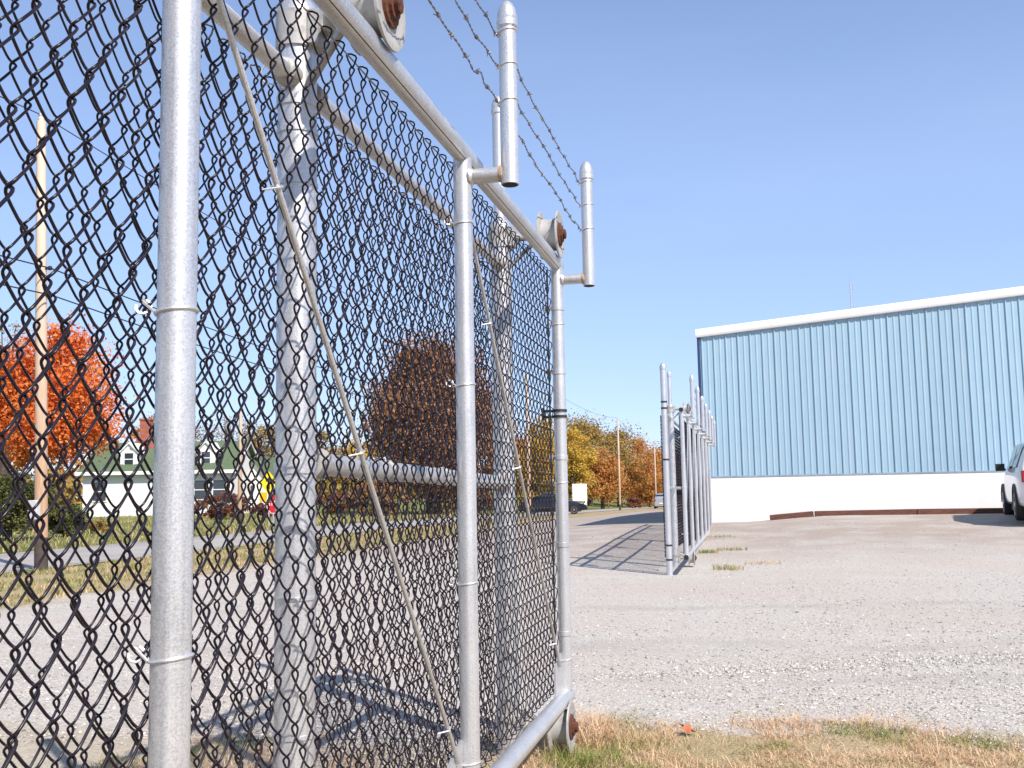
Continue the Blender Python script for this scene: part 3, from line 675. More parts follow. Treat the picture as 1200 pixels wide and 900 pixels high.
# ------------------------------------------------------------------ houses across the road
CLAP = speckle('white_clapboard', (.78, .77, .74), (.70, .69, .66), 4, (.6, .75), 0, .1, stretch=(1, 1, 8))
GREENROOF = speckle('green_shingle', (.075, .115, .055), (.11, .15, .08), 6, (.85, .95), 0, .3)
BRICKM = speckle('red_brick', (.36, .12, .075), (.25, .075, .05), 5, (.85, .95), 0, .3)
GLASS = mat('dark_glass', (.03, .04, .05), .08, 0, .8)
DOORM = mat('green_door', (.05, .09, .06), .5)
def window(parent, x, y, z, w_, h_, name='window'):
    b = MB(); t = .08
    for a, c in (((-w_/2 - t, -.05, -h_/2 - t), (-w_/2, .02, h_/2 + t)), ((w_/2, -.05, -h_/2 - t), (w_/2 + t, .02, h_/2 + t)), ((-w_/2, -.048, h_/2), (w_/2, .02, h_/2 + t)), ((-w_/2, -.055, -h_/2 - t), (w_/2, .02, -h_/2)), ((-w_/2, -.03, -.03), (w_/2, -.005, .03))):
        b.box(a, c)
    o = b.build(name, CLAP, parent, flat=True); o.location = (x, y, z)
    p = MB().box((-w_/2, -.02, -h_/2), (w_/2, .0, h_/2)).build('pane', GLASS, o, flat=True)
def gable_roof(b, x0, x1, y0, y1, ze, zr, t=.15):
    ym = (y0 + y1) / 2
    for (ya, yb) in ((y0, ym), (y1, ym)):
        v = [(x0, ya, ze), (x1, ya, ze), (x1, yb, zr), (x0, yb, zr), (x0, ya, ze - t), (x1, ya, ze - t), (x1, yb, zr - t), (x0, yb, zr - t)]
        b.add(v, [(0,1,2,3), (7,6,5,4), (0,4,5,1), (1,5,6,2), (2,6,7,3), (3,7,4,0)])
D1 = 71; p1 = stand(97, D1); s1 = D1 / F
h1 = empty('white_house', (p1.x, p1.y, p1.z), YAW); tag(h1, 'white house with green roof, two dormers and a brick chimney', 'house')
L1 = (272 - 97) * s1; E1, K1 = 3.1, 5.35; dp = 7.0
b = MB(); b.box((0, 0, -.5), (L1, dp, E1)); 
for xx in (0.0, L1): 
    b.add([(xx, 0, E1), (xx, dp, E1), (xx, dp / 2, K1 - .1)], [(0, 1, 2)])
b.build('wall', CLAP, h1, flat=True)
b = MB(); gable_roof(b, -.35, L1 + .35, -.45, dp + .45, E1 - .02, K1); rf = b.build('roof', GREENROOF, h1, flat=True)
b = MB(); b.box((-.40, -.52, E1 - .22), (L1 + .4, -.42, E1 + .02)); b.build('fascia', WHITETRIM, rf, flat=True)
for xx in (-.40, L1 + .36):
    b = MB(); 
    for (ya, yb) in ((-.5, dp / 2), (dp + .5, dp / 2)):
        v = [(xx, ya, E1 - .22), (xx + .05, ya, E1 - .22), (xx + .05, yb, K1 - .16), (xx, yb, K1 - .16), (xx, ya, E1 + .06), (xx + .05, ya, E1 + .06), (xx + .05, yb, K1 + .06), (xx, yb, K1 + .06)]
        b.add(v, [(3,2,1,0), (4,5,6,7), (0,1,5,4), (1,2,6,5), (2,3,7,6), (3,0,4,7)])
    b.build('rake_board', WHITETRIM, rf, flat=True)
for cx in ((147 - 97) * s1, (238 - 97) * s1):       # dormers
    d = MB(); d.box((cx - .62, .55, 3.2), (cx + .62, 3.0, 4.55)); d.add([(cx - .62, .55, 4.55), (cx + .62, .55, 4.55), (cx, .55, 5.1)], [(0, 1, 2)])
    do = d.build('dormer', CLAP, h1, flat=True); r2 = MB()
    for sg in (-1, 1):
        v = [(cx + sg * .78, .4, 4.44), (cx, .4, 5.2), (cx, 3.2, 5.2), (cx + sg * .78, 3.2, 4.44)]; r2.add(v + [(a, c, e - .1) for a, c, e in v], [(0,1,2,3), (7,6,5,4), (0,4,5,1), (1,5,6,2), (2,6,7,3), (3,7,4,0)])
    r2.build('dormer_roof', WHITETRIM, do, flat=True); window(do, cx, .54, 4.0, .62, .85, 'dormer_window')
cx = (151 - 97) * s1
b = MB(); b.box((cx - .55, 2.6, 3.6), (cx + .75, 3.4, 5.7)); b.box((cx - .3, 2.65, 5.7), (cx + .42, 3.35, 6.9)); b.box((cx - .36, 2.6, 6.9), (cx + .48, 3.4, 7.05)); b.build('chimney', BRICKM, h1, flat=True, bevel=.02)
for xx in (1.2, 8.3, 9.6): window(h1, xx, -.01, 1.75, .9, 1.3)
b = MB().box((5.7, -.04, -.2), (6.6, .0, 1.95)).build('door', DOORM, h1, flat=True)
D2 = 76; p2 = stand(268, D2); s2 = D2 / F
h2 = empty('gabled_house', p2, YAW); tag(h2, 'small white gabled house behind the yellow road sign', 'house')
L2 = 46 * s2; b = MB(); b.box((0, 0, -.5), (L2, 8, 2.6)); b.add([(0, 0, 2.6), (L2, 0, 2.6), (L2 / 2, 0, 4.3)], [(0, 1, 2)]); b.add([(0, 8, 2.6), (L2, 8, 2.6), (L2 / 2, 8, 4.3)], [(2, 1, 0)]); b.build('wall', CLAP, h2, flat=True)
b = MB()
for sg in (-1, 1):
    v = [(L2 / 2 + sg * (L2 / 2 + .3), -.3, 2.35), (L2 / 2, -.3, 4.42), (L2 / 2, 8.3, 4.42), (L2 / 2 + sg * (L2 / 2 + .3), 8.3, 2.35)]
    b.add(v + [(a, c, e - .12) for a, c, e in v], [(0,1,2,3), (7,6,5,4), (0,4,5,1), (1,5,6,2), (2,6,7,3), (3,7,4,0)])
b.build('roof', GREENROOF, h2, flat=True); window(h2, L2 / 2, -.01, 1.5, .8, 1.1)

# ------------------------------------------------------------------ poles, cables, signs, mast
POLEM = speckle('weathered_pole_wood', (.50, .33, .21), (.38, .23, .135), 6, (.85, .95), 0, .3, stretch=(8, 8, .6), big=(.5, (.40, .29, .19), .45, .7))
_s = nd(POLEM, 'ShaderNodeSeparateXYZ'); _t = nd(POLEM, 'ShaderNodeTexCoord'); _m = nd(POLEM, 'ShaderNodeMapRange'); _x = nd(POLEM, 'ShaderNodeMixRGB')   # wood bleached towards the top
_m.inputs[1].default_value = 1.5; _m.inputs[2].default_value = 6.0; _m.inputs[4].default_value = .75; _x.inputs['Color2'].default_value = (.66, .56, .45, 1)
_src = bsdf(POLEM).inputs['Base Color'].links[0].from_socket
ln(POLEM, _t.outputs['Object'], _s.inputs[0]); ln(POLEM, _s.outputs[2], _m.inputs[0]); ln(POLEM, _m.outputs[0], _x.inputs['Fac']); ln(POLEM, _src, _x.inputs['Color1']); ln(POLEM, _x.outputs[0], bsdf(POLEM).inputs['Base Color'])
DARKWOOD = speckle('dark_pole_wood', (.05, .038, .032), (.08, .06, .05), 10, (.85, .95))
CERAM = mat('pale_insulator', (.62, .60, .56), .3)
METERBOX = mat('grey_box', (.52, .52, .51), .5)
CABLE = mat('cable_black', (.02, .02, .022), .6)
def utility_pole(x, y, h, label, box=False, r=.108):
    z = ground(x, y); root = empty('utility_pole', (x, y, z)); tag(root, label, 'pole', 'utility poles along the road')
    b = MB(); b.tube([(0, 0, .55), (0, 0, h * .5), (0, 0, h)], [r, r * .9, r * .72], 16); b.build('shaft', POLEM, root)
    b = MB(); b.tube([(0, 0, -.4), (0, 0, .551)], [r * 1.04, r * 1.012], 16); b.build('butt', DARKWOOD, root)  # pole foot is a darker brown than the shaft above
    b = MB(); b.lathe([(.02, h - .01), (.05, h + .01), (.06, h + .05), (.035, h + .08), (.055, h + .11), (.02, h + .15), (.001, h + .155)], (0, 0, 0), 'Z', 12); b.build('insulator', CERAM, root)
    for hz in (h * .66, h * .60):
        b = MB(); b.tube([(0, 0, hz), (r + .06, 0, hz)], .02, 6); b.lathe([(.03, hz - .03), (.045, hz), (.03, hz + .04)], (r + .07, 0, 0), 'Z', 8); b.build('cable_clamp', DARKSTEEL, root)
    if box:
        b = MB(); b.box((-.10, -r - .11, .86), (.08, -r - .005, 1.19)); b.build('meter_box', METERBOX, root, bevel=.01)
    return Vector((x, y, z)), h
pl = [(-11.75, 15.2, 7.9), (-11.75, 55.0, 7.9), (-11.75, 96.0, 8.6), (-11.75, 135.0, 8.3)]
PLAB = ['brown utility pole with grey meter box in front of the orange maple', 'utility pole hidden behind the fixed roller post', 'tall bare utility pole before the orange wood', 'thin far utility pole beside the capped fence end post']
for i, (x, y, h) in enumerate(pl): utility_pole(x, y, h, PLAB[i], i == 0)
LEAN = .031; lp = bpy.data.objects['utility_pole']; lp.rotation_euler = (LEAN * math.sin(YAW), -LEAN * math.cos(YAW), 0)      # the nearest pole leans
def lean_at(i, h): return Vector((math.cos(YAW), math.sin(YAW), 0)) * (-LEAN * h if i == 1 else 0)
def cable(p, q_, sag, r, label):
    b = MB(); b.tube([lerp(p, q_, t / 24) + Vector((0, 0, -sag * 4 * (t / 24) * (1 - t / 24))) for t in range(25)], r, 5); o = b.build('overhead_cable', CABLE)
    tag(o, label, 'cable', 'overhead cables')
ends = [(-11.75, -24.0, 7.9)] + pl
NM = ['runs off before the pole with the meter box', 'spans from the meter box pole to the hidden pole', 'spans from the hidden pole to the tall bare pole', 'spans between the two far poles']
for i in range(4):
    (x0, y0, ha), (x1, y1, hb) = ends[i], ends[i + 1]
    for f0, nm, rr in ((1.015, 'top', .010), (.66, 'middle', .013), (.60, 'lowest', .013)):
        ox = 0 if f0 > 1 else .2
        cable(Vector((x0 + ox, y0, ground(x0, y0) + ha * f0)) + lean_at(i, ha * f0), Vector((x1 + ox, y1, ground(x1, y1) + hb * f0)) + lean_at(i + 1, hb * f0), .45 if f0 < 1 else .6, rr, nm + ' dark overhead cable that ' + NM[i])
ps = stand(281, 50); utility_pole(ps.x, ps.y, height_at(484, 281, 50) - ps.z, 'thin brown service pole beside the small white gabled house', r=.10)

def txt(parent, s, size, loc, rot, m, ext=.002):
    c = bpy.data.curves.new('lettering', 'FONT'); c.body = s; c.size = size; c.align_x = 'CENTER'; c.align_y = 'CENTER'; c.extrude = ext
    tmp = bpy.data.objects.new('lettering', c); col.objects.link(tmp); bpy.context.view_layer.update()
    me = bpy.data.meshes.new_from_object(tmp.evaluated_get(bpy.context.evaluated_depsgraph_get())); bpy.data.objects.remove(tmp)
    me.materials.clear(); me.materials.append(m); o = link('lettering', me, parent, loc); o.rotation_euler = rot; return o
SIGNY = mat('sign_yellow', (.78, .60, .015), .45); SIGNO = mat('sign_amber', (.75, .42, .01), .45); SIGNR = mat('sign_red', (.50, .012, .02), .45); SIGNW = mat('sign_white', (.8, .8, .8), .5); SIGNK = mat('sign_black', (.012, .012, .012), .5)
DS = 40; p = stand(315, DS); sg = empty('road_sign', p, YAW + .05); tag(sg, 'yellow diamond warning sign with black arrow and small amber plate', 'road sign')
zc = height_at(566, 314, DS) - p.z
b = MB(); b.tube([(0, .03, -.3), (0, .03, zc + .3)], .03, 8); b.build('sign_post', GALV, sg)
def plate(pts, y0, y1):
    b = MB(); n = len(pts); b.add([(x, y0, z) for x, z in pts] + [(x, y1, z) for x, z in pts], [tuple(range(n)), tuple(range(2*n - 1, n - 1, -1))] + [((i + 1) % n, i, i + n, (i + 1) % n + n) for i in range(n)]); return b
D_ = .46
plate([(0, zc - D_), (D_ * .84, zc), (0, zc + D_), (-D_ * .84, zc)], -.012, -.004).build('sign_face', SIGNY, sg, flat=True)
b = plate([(-.045, zc - .24), (.045, zc - .24), (.045, zc + .06), (.14, zc + .06), (0, zc + .24), (-.14, zc + .06), (-.045, zc + .06)], -.018, -.0125); b.build('arrow', SIGNK, sg, flat=True)
b = plate([(-.30, zc - .36 - .38), (.0, zc - .36 - .38), (.0, zc - .36), (-.30, zc - .36)], -.022, -.014); b.v = [(v[0] - .06, v[1], v[2]) for v in b.v]; b.build('small_plate', SIGNO, sg, flat=True)
p = stand(321, 38); st = empty('stop_sign', p, YAW + R(58)); tag(st, 'red stop sign turned aside next to the yellow road sign', 'road sign')
zc = height_at(590, 321, 38) - p.z
b = MB(); b.tube([(0, .03, -.3), (0, .03, zc + .3)], .03, 8); b.build('sign_post', GALV, st)
plate([(.40 * math.cos(R(22.5 + 45 * i)), zc + .40 * math.sin(R(22.5 + 45 * i))) for i in range(8)], -.008, -.003).build('rim', SIGNW, st, flat=True)
plate([(.375 * math.cos(R(22.5 + 45 * i)), zc + .375 * math.sin(R(22.5 + 45 * i))) for i in range(8)], -.014, -.0085).build('sign_face', SIGNR, st, flat=True)
txt(st, 'STOP', .27, (0, -.016, zc), (R(90), 0, 0), SIGNW)

DW = 106; p = stand(679, DW); wb = empty('sign_board', p, YAW); tag(wb, 'blank white sign board on legs behind the dark car', 'sign board')
z0, z1 = height_at(587, 679, DW) - p.z, height_at(567, 679, DW) - p.z; hw = 8.6 * DW / F
MB().box((-hw, -.10, z0), (hw, .10, z1)).build('panel', WHITETRIM, wb, flat=True, bevel=.02)
for xx in (-hw + .12, hw - .12): MB().box((xx - .08, -.13, -.4), (xx + .08, -.101, z1)).build('leg', WHITETRIM, wb, flat=True)
p = stand(1010, 210); H = height_at(309, 996, 210) - p.z; ms = empty('radio_mast', p); tag(ms, 'thin lattice radio mast rising behind the blue building roof', 'mast')
tri = [(.36 * math.cos(a), .36 * math.sin(a)) for a in (0, 2.094, 4.189)]
for (x, y) in tri: MB().tube([(x, y, -.5), (x, y, H * .94)], .07, 5).build('leg', GALV, ms)
b = MB(); k = int(H / .8)
for i in range(k):
    z = H * .94 * i / k
    for j in range(3):
        a, c = tri[j], tri[(j + 1) % 3]; b.tube([(a[0], a[1], z), (c[0], c[1], z + H * .94 / k)], .022, 3, caps=False)
b.build('lattice', GALV, ms)
b = MB(); b.tube([(0, 0, H * .93), (0, 0, H)], .04, 5); b.tube([(.3, 0, H * .90), (.3, 0, H * .975)], .03, 5); b.build('antenna', GALV, ms)

# ------------------------------------------------------------------ vehicles
TYRE = speckle('tyre_rubber', (.018, .018, .018), (.03, .029, .028), 30, (.8, .9)); RIM = mat('alloy_rim', (.6, .6, .6), .3, .8)
CARGLASS = mat('car_glass', (.015, .022, .028), .04, 0, .9); LAMPR = mat('tail_lamp_red', (.33, .012, .016), .15); LAMPW = mat('head_lamp', (.75, .75, .72), .1); TRIMK = mat('black_plastic', (.02, .02, .021), .55)
def vehicle(name, loc, rz, paint, label, L=4.6, Wd=1.82, H=1.62, kind='suv', wheel_r=.33):
    root = empty(name, loc, rz); tag(root, label, 'car', 'vehicles')
    hw = Wd / 2; belt = .60 * H; zb = .24
    # stations from rear (x=0) to front (x=L): position, belt height, top height, half width factor, roof half width
    if kind == 'suv':
        S = [(0, .56, .58, .86, .84), (.035, .60, .64, .95, .80), (.07, .61, .93, .98, .72), (.13, .61, .985, 1, .74), (.35, .61, 1.0, 1, .76), (.55, .605, .99, 1, .75), (.615, .60, .93, 1, .73), (.72, .59, .625, 1, .86), (.80, .575, .60, .99, .85), (.93, .53, .55, .95, .80), (.99, .46, .47, .86, .72), (1.0, .40, .41, .80, .68)]
    else:
        S = [(0, .52, .54, .84, .80), (.03, .60, .63, .93, .80), (.16, .62, .65, .98, .80), (.27, .62, .90, 1, .70), (.36, .62, .985, 1, .72), (.48, .615, 1.0, 1, .72), (.57, .61, .965, 1, .71), (.70, .60, .66, 1, .84), (.80, .59, .62, .99, .84), (.93, .54, .56, .95, .78), (.99, .45, .46, .86, .72), (1.0, .40, .41, .80, .68)]
    def sec(st):
        x, bl, tp, wf, rw = st; x *= L; bz, tz = bl * H, tp * H; w_ = hw * wf; rw_ = hw * rw
        return [(x, w_ * .90, zb), (x, w_ * .985, zb + .10), (x, w_, lerp(zb, bz, .55)), (x, w_ * .975, bz), (x, lerp(w_ * .96, rw_, .5) if tz - bz > .1 else lerp(w_ * .96, rw_, .4), lerp(bz, tz, .5)), (x, rw_, tz - .012 * H), (x, rw_ * .55, tz), (x, 0, tz + .004 * H)]
    secs = [sec(s) for s in S]; n = len(secs[0]); ring_ = 2 * n - 1; V = []
    for s in secs: V += s + [(x, -y, z) for x, y, z in reversed(s[:-1])]
    fs = [(i * ring_ + j, i * ring_ + j + 1, (i + 1) * ring_ + j + 1, (i + 1) * ring_ + j) for i in range(len(S) - 1) for j in range(ring_ - 1)]
    fs += [(i * ring_ + ring_ - 1, i * ring_, (i + 1) * ring_, (i + 1) * ring_ + ring_ - 1) for i in range(len(S) - 1)]
    fs += [tuple(range(ring_)), tuple(reversed(range((len(S) - 1) * ring_, len(S) * ring_)))]
    b = MB(); b.add(V, fs); bo = b.build('body', paint, root, ang=50)
    sub = bo.modifiers.new('sub', 'SUBSURF'); sub.levels = 1; sub.render_levels = 2
    def pt(xf, j0, t, side, off):
        x = xf
        for i in range(len(S) - 1):
            if S[i][0] <= x <= S[i + 1][0]:
                u = (x - S[i][0]) / max(1e-6, S[i + 1][0] - S[i][0]); a = lerp(Vector(secs[i][j0]), Vector(secs[i + 1][j0]), u); c = lerp(Vector(secs[i][j0 + 2]), Vector(secs[i + 1][j0 + 2]), u)
                p = lerp(a, c, t); return Vector((p.x, (p.y + off) * side, p.z))
    spans = ((.12, .30), (.32, .455), (.47, .62)) if kind == 'suv' else ((.30, .445), (.46, .60))
    for side in (1, -1):
        for xa, xb in spans:
            b = MB(); v = [pt(lerp(xa, xb, k / 4), 3, .10, side, .006) for k in range(5)] + [pt(lerp(xa, xb, k / 4), 3, .86, side, .006) for k in range(5)]
            fcs = [(k, k + 1, k + 6, k + 5) for k in range(4)]; b.add(v, [q_ if side < 0 else q_[::-1] for q_ in fcs]); b.build('side_window', CARGLASS, root)
        b = MB(); xm = L * .635; zm = belt + .06
        b.tube([(xm, side * hw * .96, zm), (xm, side * (hw + .06), zm + .02)], .025, 8); b.box((xm - .05, side * (hw + .08) - .09, zm - .03), (xm + .06, side * (hw + .08) + .09, zm + .13)); b.build('mirror', TRIMK, root, bevel=.03)
        b = MB(); b.box((.0 * L, side * hw * .80 - .10, .46 * H), (.035 * L, side * hw * .80 + .10, .60 * H)) ; b.build('tail_lamp', LAMPR, root, bevel=.02)
        b = MB(); b.box((.955 * L, side * hw * .68 - .16, .42 * H), (.992 * L, side * hw * .68 + .14, .50 * H)); b.build('head_lamp', LAMPW, root, bevel=.02)
        for xf in (.185, .815):
            wr = empty('wheel'); wr.parent = root; wr.location = (xf * L, side * (hw - .10), wheel_r); 
            s_ = side
            b = MB(); b.lathe([(wheel_r * .62, -.105), (wheel_r * .93, -.10), (wheel_r, -.06), (wheel_r, .06), (wheel_r * .93, .10), (wheel_r * .62, .105)], (0, 0, 0), 'Y', 28); b.build('tyre', TYRE, wr)
            b = MB(); b.lathe([(wheel_r * .66, .085), (wheel_r * .64, .108), (wheel_r * .54, .098), (wheel_r * .20, .085), (wheel_r * .17, .11), (.001, .112)] if side > 0 else [(.001, -.112), (wheel_r * .17, -.11), (wheel_r * .20, -.085), (wheel_r * .54, -.098), (wheel_r * .64, -.108), (wheel_r * .66, -.085)], (0, 0, 0), 'Y', 20); b.build('rim', RIM, wr)
            b = MB(); pts = [(xf * L + (wheel_r + .06) * math.cos(a), side * (hw * .985), wheel_r + (wheel_r + .06) * math.sin(a)) for a in [math.pi * k / 12 for k in range(13)]]
            b.tube(pts, .035, 6); b.build('wheel_arch', TRIMK, root)
    for nm, (a, c) in (('windscreen', (.565 if kind != 'suv' else .625, .70)), ('rear_window', (.055, .066) if kind == 'suv' else (.17, .275))):
        zz = []; b = MB()
        def tp_(xf):
            for i in range(len(S) - 1):
                if S[i][0] <= xf <= S[i + 1][0]:
                    u = (xf - S[i][0]) / (S[i + 1][0] - S[i][0]); return lerp(S[i][2], S[i + 1][2], u) * H, lerp(S[i][4], S[i + 1][4], u) * hw
        za, wa = tp_(a); zc_, wc = tp_(c); dx = .012 if nm == 'windscreen' else -.02
        b.add([(a * L + dx, -wa * .92, za + .004), (a * L + dx, wa * .92, za + .004), (c * L + dx, wc * .92, zc_ + .012), (c * L + dx, -wc * .92, zc_ + .012)], [(0, 1, 2, 3)]); b.build(nm, CARGLASS, root)
    for xf, nm in ((-.01, 'rear_bumper'), (.975, 'front_bumper')):
        b = MB(); b.box((xf * L, -hw * .88, .27), ((xf + .04) * L, hw * .88, .27 + .25)); b.build(nm, paint, root, bevel=.05)
    b = MB(); b.box((.10 * L, -hw * .86, .17), (.92 * L, hw * .86, .30)); b.build('underbody', TRIMK, root)
    b = MB(); b.box((-.024 * L, -.26, .52), (-.018 * L, .26, .64)); b.build('number_plate', SIGNW, root)
    return root
WHITECAR = mat('car_white', (.74, .72, .70), .22); NAVY = mat('car_navy', (.008, .011, .022), .25, .2); SILVER = mat('car_silver', (.52, .53, .54), .28, .6)
for m in (WHITECAR, NAVY, SILVER): bsdf(m).inputs['Coat Weight'].default_value = .6
pf = stand(1196, 19.7); hd = R(81.4); pf = pf + Vector((math.sin(hd), -math.cos(hd), 0)) * .86; pf.z = ground(pf.x, pf.y + 2)
vehicle('parked_car', pf, hd, WHITECAR, 'white car parked facing the white wall of the blue building', L=4.5, H=1.66)
p = stand(609, 68); vehicle('parked_car', p, YAW + R(-4), NAVY, 'dark navy car seen side on before the white sign board', L=4.45, H=1.42, kind='sedan', wheel_r=.30)
p = stand(775, 113); vehicle('silver_car', p, YAW + R(78), SILVER, 'silver car on the road beyond the building shadow', L=4.6, H=1.70)

# ------------------------------------------------------------------ grass, weeds, stones, leaves
def grass_edge(x): return 5.22 - .5 * smooth(-x, 1.0, 1.5) + .45 * noise.noise(Vector((x * .9, 1.3, 0))) + .18 * noise.noise(Vector((x * 3.1, 7, 0)))
def blades_material(ga=.50, gb=.62):
    m = mat('mixed_grass', (.3, .25, .1), .7, 0, .2); gi = nd(m, 'ShaderNodeNewGeometry'); t = nd(m, 'ShaderNodeTexCoord')
    n = nd(m, 'ShaderNodeTexNoise', Scale=2.2, Detail=4); ln(m, t.outputs['Object'], n.inputs['Vector'])
    r1 = ramp(m, [(0, (.66, .46, .28)), (.35, (.74, .56, .35)), (.7, (.56, .33, .19)), (1, (.76, .64, .44))]); ln(m, gi.outputs['Random Per Island'], r1.inputs[0])
    r2 = ramp(m, [(0, (.13, .19, .03)), (.6, (.24, .27, .06)), (1, (.46, .40, .16))]); ln(m, gi.outputs['Random Per Island'], r2.inputs[0])
    mr = nd(m, 'ShaderNodeMapRange'); mr.inputs[1].default_value = ga; mr.inputs[2].default_value = gb; ln(m, n.outputs[0], mr.inputs[0])
    mx = nd(m, 'ShaderNodeMixRGB'); ln(m, mr.outputs[0], mx.inputs['Fac']); ln(m, r1.outputs[0], mx.inputs['Color1']); ln(m, r2.outputs[0], mx.inputs['Color2'])
    B = bsdf(m); ln(m, mx.outputs[0], B.inputs['Base Color'])
    tr = nd(m, 'ShaderNodeBsdfTranslucent'); ms_ = nd(m, 'ShaderNodeMixShader'); ms_.inputs[0].default_value = .3
    ln(m, mx.outputs[0], tr.inputs[0]); ln(m, B.outputs[0], ms_.inputs[1]); ln(m, tr.outputs[0], ms_.inputs[2]); ln(m, ms_.outputs[0], m.node_tree.nodes['Material Output'].inputs['Surface']); return m
GRASSM = blades_material(); GREENM = blades_material(.40, .54)
def blade(b, q, x, y, h, wd, lean):
    z = ground(x, y) - .004; a = q.uniform(0, 6.283); dx, dy = math.cos(a), math.sin(a); l = h * lean * q.uniform(.3, 1.2)
    sx, sy = -dy * wd, dx * wd; o = len(b.v)
    b.v += [(x - sx, y - sy, z), (x + sx, y + sy, z), (x + sx * .7 + dx * l * .35, y + sy * .7 + dy * l * .35, z + h * .6), (x - sx * .7 + dx * l * .35, y - sy * .7 + dy * l * .35, z + h * .6), (x + dx * l, y + dy * l, z + h * q.uniform(.75, 1))]
    b.f += [(o, o + 1, o + 2, o + 3), (o + 3, o + 2, o + 4)]
q = random.Random(21); b = MB(); cnt = 0
while cnt < 66000:
    x = q.uniform(-5.5, 4.2); y = q.uniform(2.9, 6.0); e = grass_edge(x)
    if y > e and q.random() > .5 * math.exp(-(y - e) * 9): continue
    dens = noise.noise(Vector((x * 2.3, y * 2.3, 4)))
    if dens < -.12 and q.random() < .8: continue
    if x < GX - .2 and (q.random() < .3 or noise.noise(Vector((x * 1.4, y * 1.4, 6))) < -.05): continue
    tall = .8 + 1.3 * max(0, noise.noise(Vector((x * 2.1, y * 2.1, 9)))) + (.9 if q.random() < .03 else 0) + (.9 if abs(x - GX) < .16 else 0)
    blade(b, q, x, y, q.uniform(.014, .052) * tall, q.uniform(.0012, .0028), 1.9); cnt += 1
b.m = [0] * len(b.f)
tag(b.build('verge_grass', GRASSM, flat=True), 'dry straw and green grass along the gravel edge under the gate', 'grass', kind='stuff')
def tuft(px, py_depth, n, spread, hh, label):
    p = stand(px, py_depth); q = random.Random(int(px)); b = MB()
    for _ in range(n):
        x = p.x + max(-1.6, min(1.6, q.gauss(0, 1))) * spread; y = p.y + max(-1.6, min(1.6, q.gauss(0, 1))) * spread * .7; blade(b, q, x, y, q.uniform(.4, 1) * hh, .004, .9)
    b.m = [0] * len(b.f); tag(b.build('weed_tuft', GREENM, flat=True), label, 'weeds', 'weed tufts on the gravel')
tuft(850, 14.9, 170, .13, .12, 'largest dry weed tuft on the gravel beside the far gate')
tuft(855, 18.0, 200, .16, .07, 'weed tuft between the far gate and the white wall')
tuft(890, 15.6, 120, .16, .07, 'sparse weed tuft right of the largest one')
tuft(828, 17.6, 200, .10, .09, 'weed tuft at the foot of the far gate bottom rail')
tuft(840, 20.5, 150, .2, .05, 'weed tuft near the corner of the white wall')
# lawn tufts across the near gravel: strip beside the road
q = random.Random(33); b = MB()
for _ in range(26000):
    x = q.uniform(-11.9, -8.2); y = q.uniform(8, 32); 
    if noise.noise(Vector((x * .8, y * .8, 4))) < -.2: continue
    blade(b, q, x, y, q.uniform(.03, .10), .006, 1.2)
b.m = [0] * len(b.f); tag(b.build('roadside_grass', GREENM, flat=True), 'tan and green grass strip between gravel and road', 'grass', kind='stuff')
q = random.Random(35); b = MB()
for _ in range(30000):
    y = q.uniform(12, 70); x = -16.5 - q.random() ** 1.5 * 26
    blade(b, q, x, y, q.uniform(.05, .22), .012, 1.0)
b.m = [0] * len(b.f); tag(b.build('lawn_grass', GREENM, flat=True), 'rough green lawn across the road before the houses', 'grass', kind='stuff')
def stone_material():
    m = mat('gravel_stones', (.45, .43, .41), .9, 0, .25); gi = nd(m, 'ShaderNodeNewGeometry')
    r = ramp(m, [(0, (.18, .165, .15)), (.2, (.33, .31, .28)), (.55, (.44, .415, .37)), (.85, (.54, .51, .46)), (1, (.70, .67, .61))]); ln(m, gi.outputs['Random Per Island'], r.inputs[0]); ln(m, r.outputs[0], bsdf(m).inputs['Base Color']); return m
q = random.Random(5); b = MB(); cnt = 0
OCT = [(1,0,0),(-1,0,0),(0,1,0),(0,-1,0),(0,0,1),(0,0,-1)]; OF = [(0,2,4),(2,1,4),(1,3,4),(3,0,4),(2,0,5),(1,2,5),(3,1,5),(0,3,5)]
V, Fc = [], []
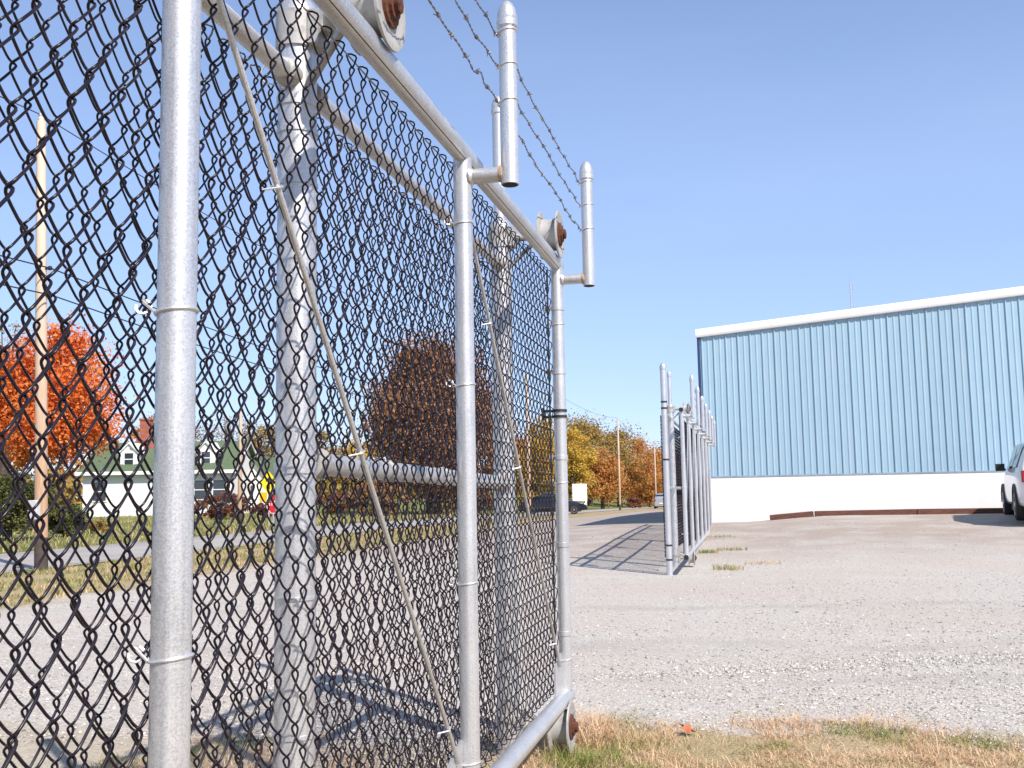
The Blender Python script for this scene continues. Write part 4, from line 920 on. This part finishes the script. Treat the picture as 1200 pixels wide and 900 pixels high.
while cnt < 60000:
    d = 4.6 + 19 * q.random() ** 2.1; a = R(q.uniform(-42, 30)) - YAW
    if q.random() < .05:
        t_ = q.random(); a = R(lerp(4, 27, t_)) - YAW; d = (6.55 + .5 * t_ + q.gauss(0, .10)) / math.cos(a + YAW)
    x, y = math.sin(a) * d, math.cos(a) * d
    if y < grass_edge(x) - .25 * q.random() or y > 25.5: continue
    if x < -8.5: continue
    r = .0035 + .0075 * q.random() ** 2.4 + (.008 if q.random() < .015 else 0)
    band = noise.noise(Vector((x * .35, y * 1.2, 12)))
    if band < -.1 and q.random() < .6: continue
    z = ground(x, y) + r * .25; o = len(V); sa = q.uniform(0, 6.28); c, s = math.cos(sa), math.sin(sa)
    sx, sy, sz = r * q.uniform(.7, 1.4), r * q.uniform(.7, 1.2), r * q.uniform(.45, .85)
    for (u, v, w_) in OCT:
        u, v, w_ = (u + q.uniform(-.3, .3)) * sx, (v + q.uniform(-.3, .3)) * sy, (w_ + q.uniform(-.25, .25)) * sz
        V.append((x + u * c - v * s, y + u * s + v * c, z + w_))
    Fc += [tuple(k + o for k in f) for f in OF]; cnt += 1
b.v = V; b.f = Fc; b.m = [0] * len(Fc)
tag(b.build('loose_gravel', stone_material(), flat=True), 'loose pale gravel stones scattered over the yard', 'gravel', kind='stuff')
LEAFR = mat('fallen_red_leaf', (.55, .13, .05), .6); q = random.Random(8)
lab = ['bright red orange fallen leaf at the grass edge']
for i, (px, py) in enumerate([(796, 853)]):
    d = 1187 * CH / (py - 573); p = stand(px, d); b = MB(); pts = []
    for k in range(14):
        a = k / 14 * 6.283; r = .045 * (1 if k % 2 else .55); pts.append((r * math.cos(a), r * math.sin(a), .010 * math.sin(3 * a)))
    n = 14; b.add([(0, 0, .004)] + pts + [(0, 0, .0015)] + [(x, y, z - .0015) for x, y, z in pts], [(0, 1 + k, 1 + (k + 1) % n) for k in range(n)] + [(n + 1, n + 2 + (k + 1) % n, n + 2 + k) for k in range(n)])
    o = b.build('fallen_leaf', LEAFR, flat=True); o.location = p + Vector((0, 0, .035)); o.rotation_euler = (R(22), .2, 1); tag(o, lab[i], 'leaf')
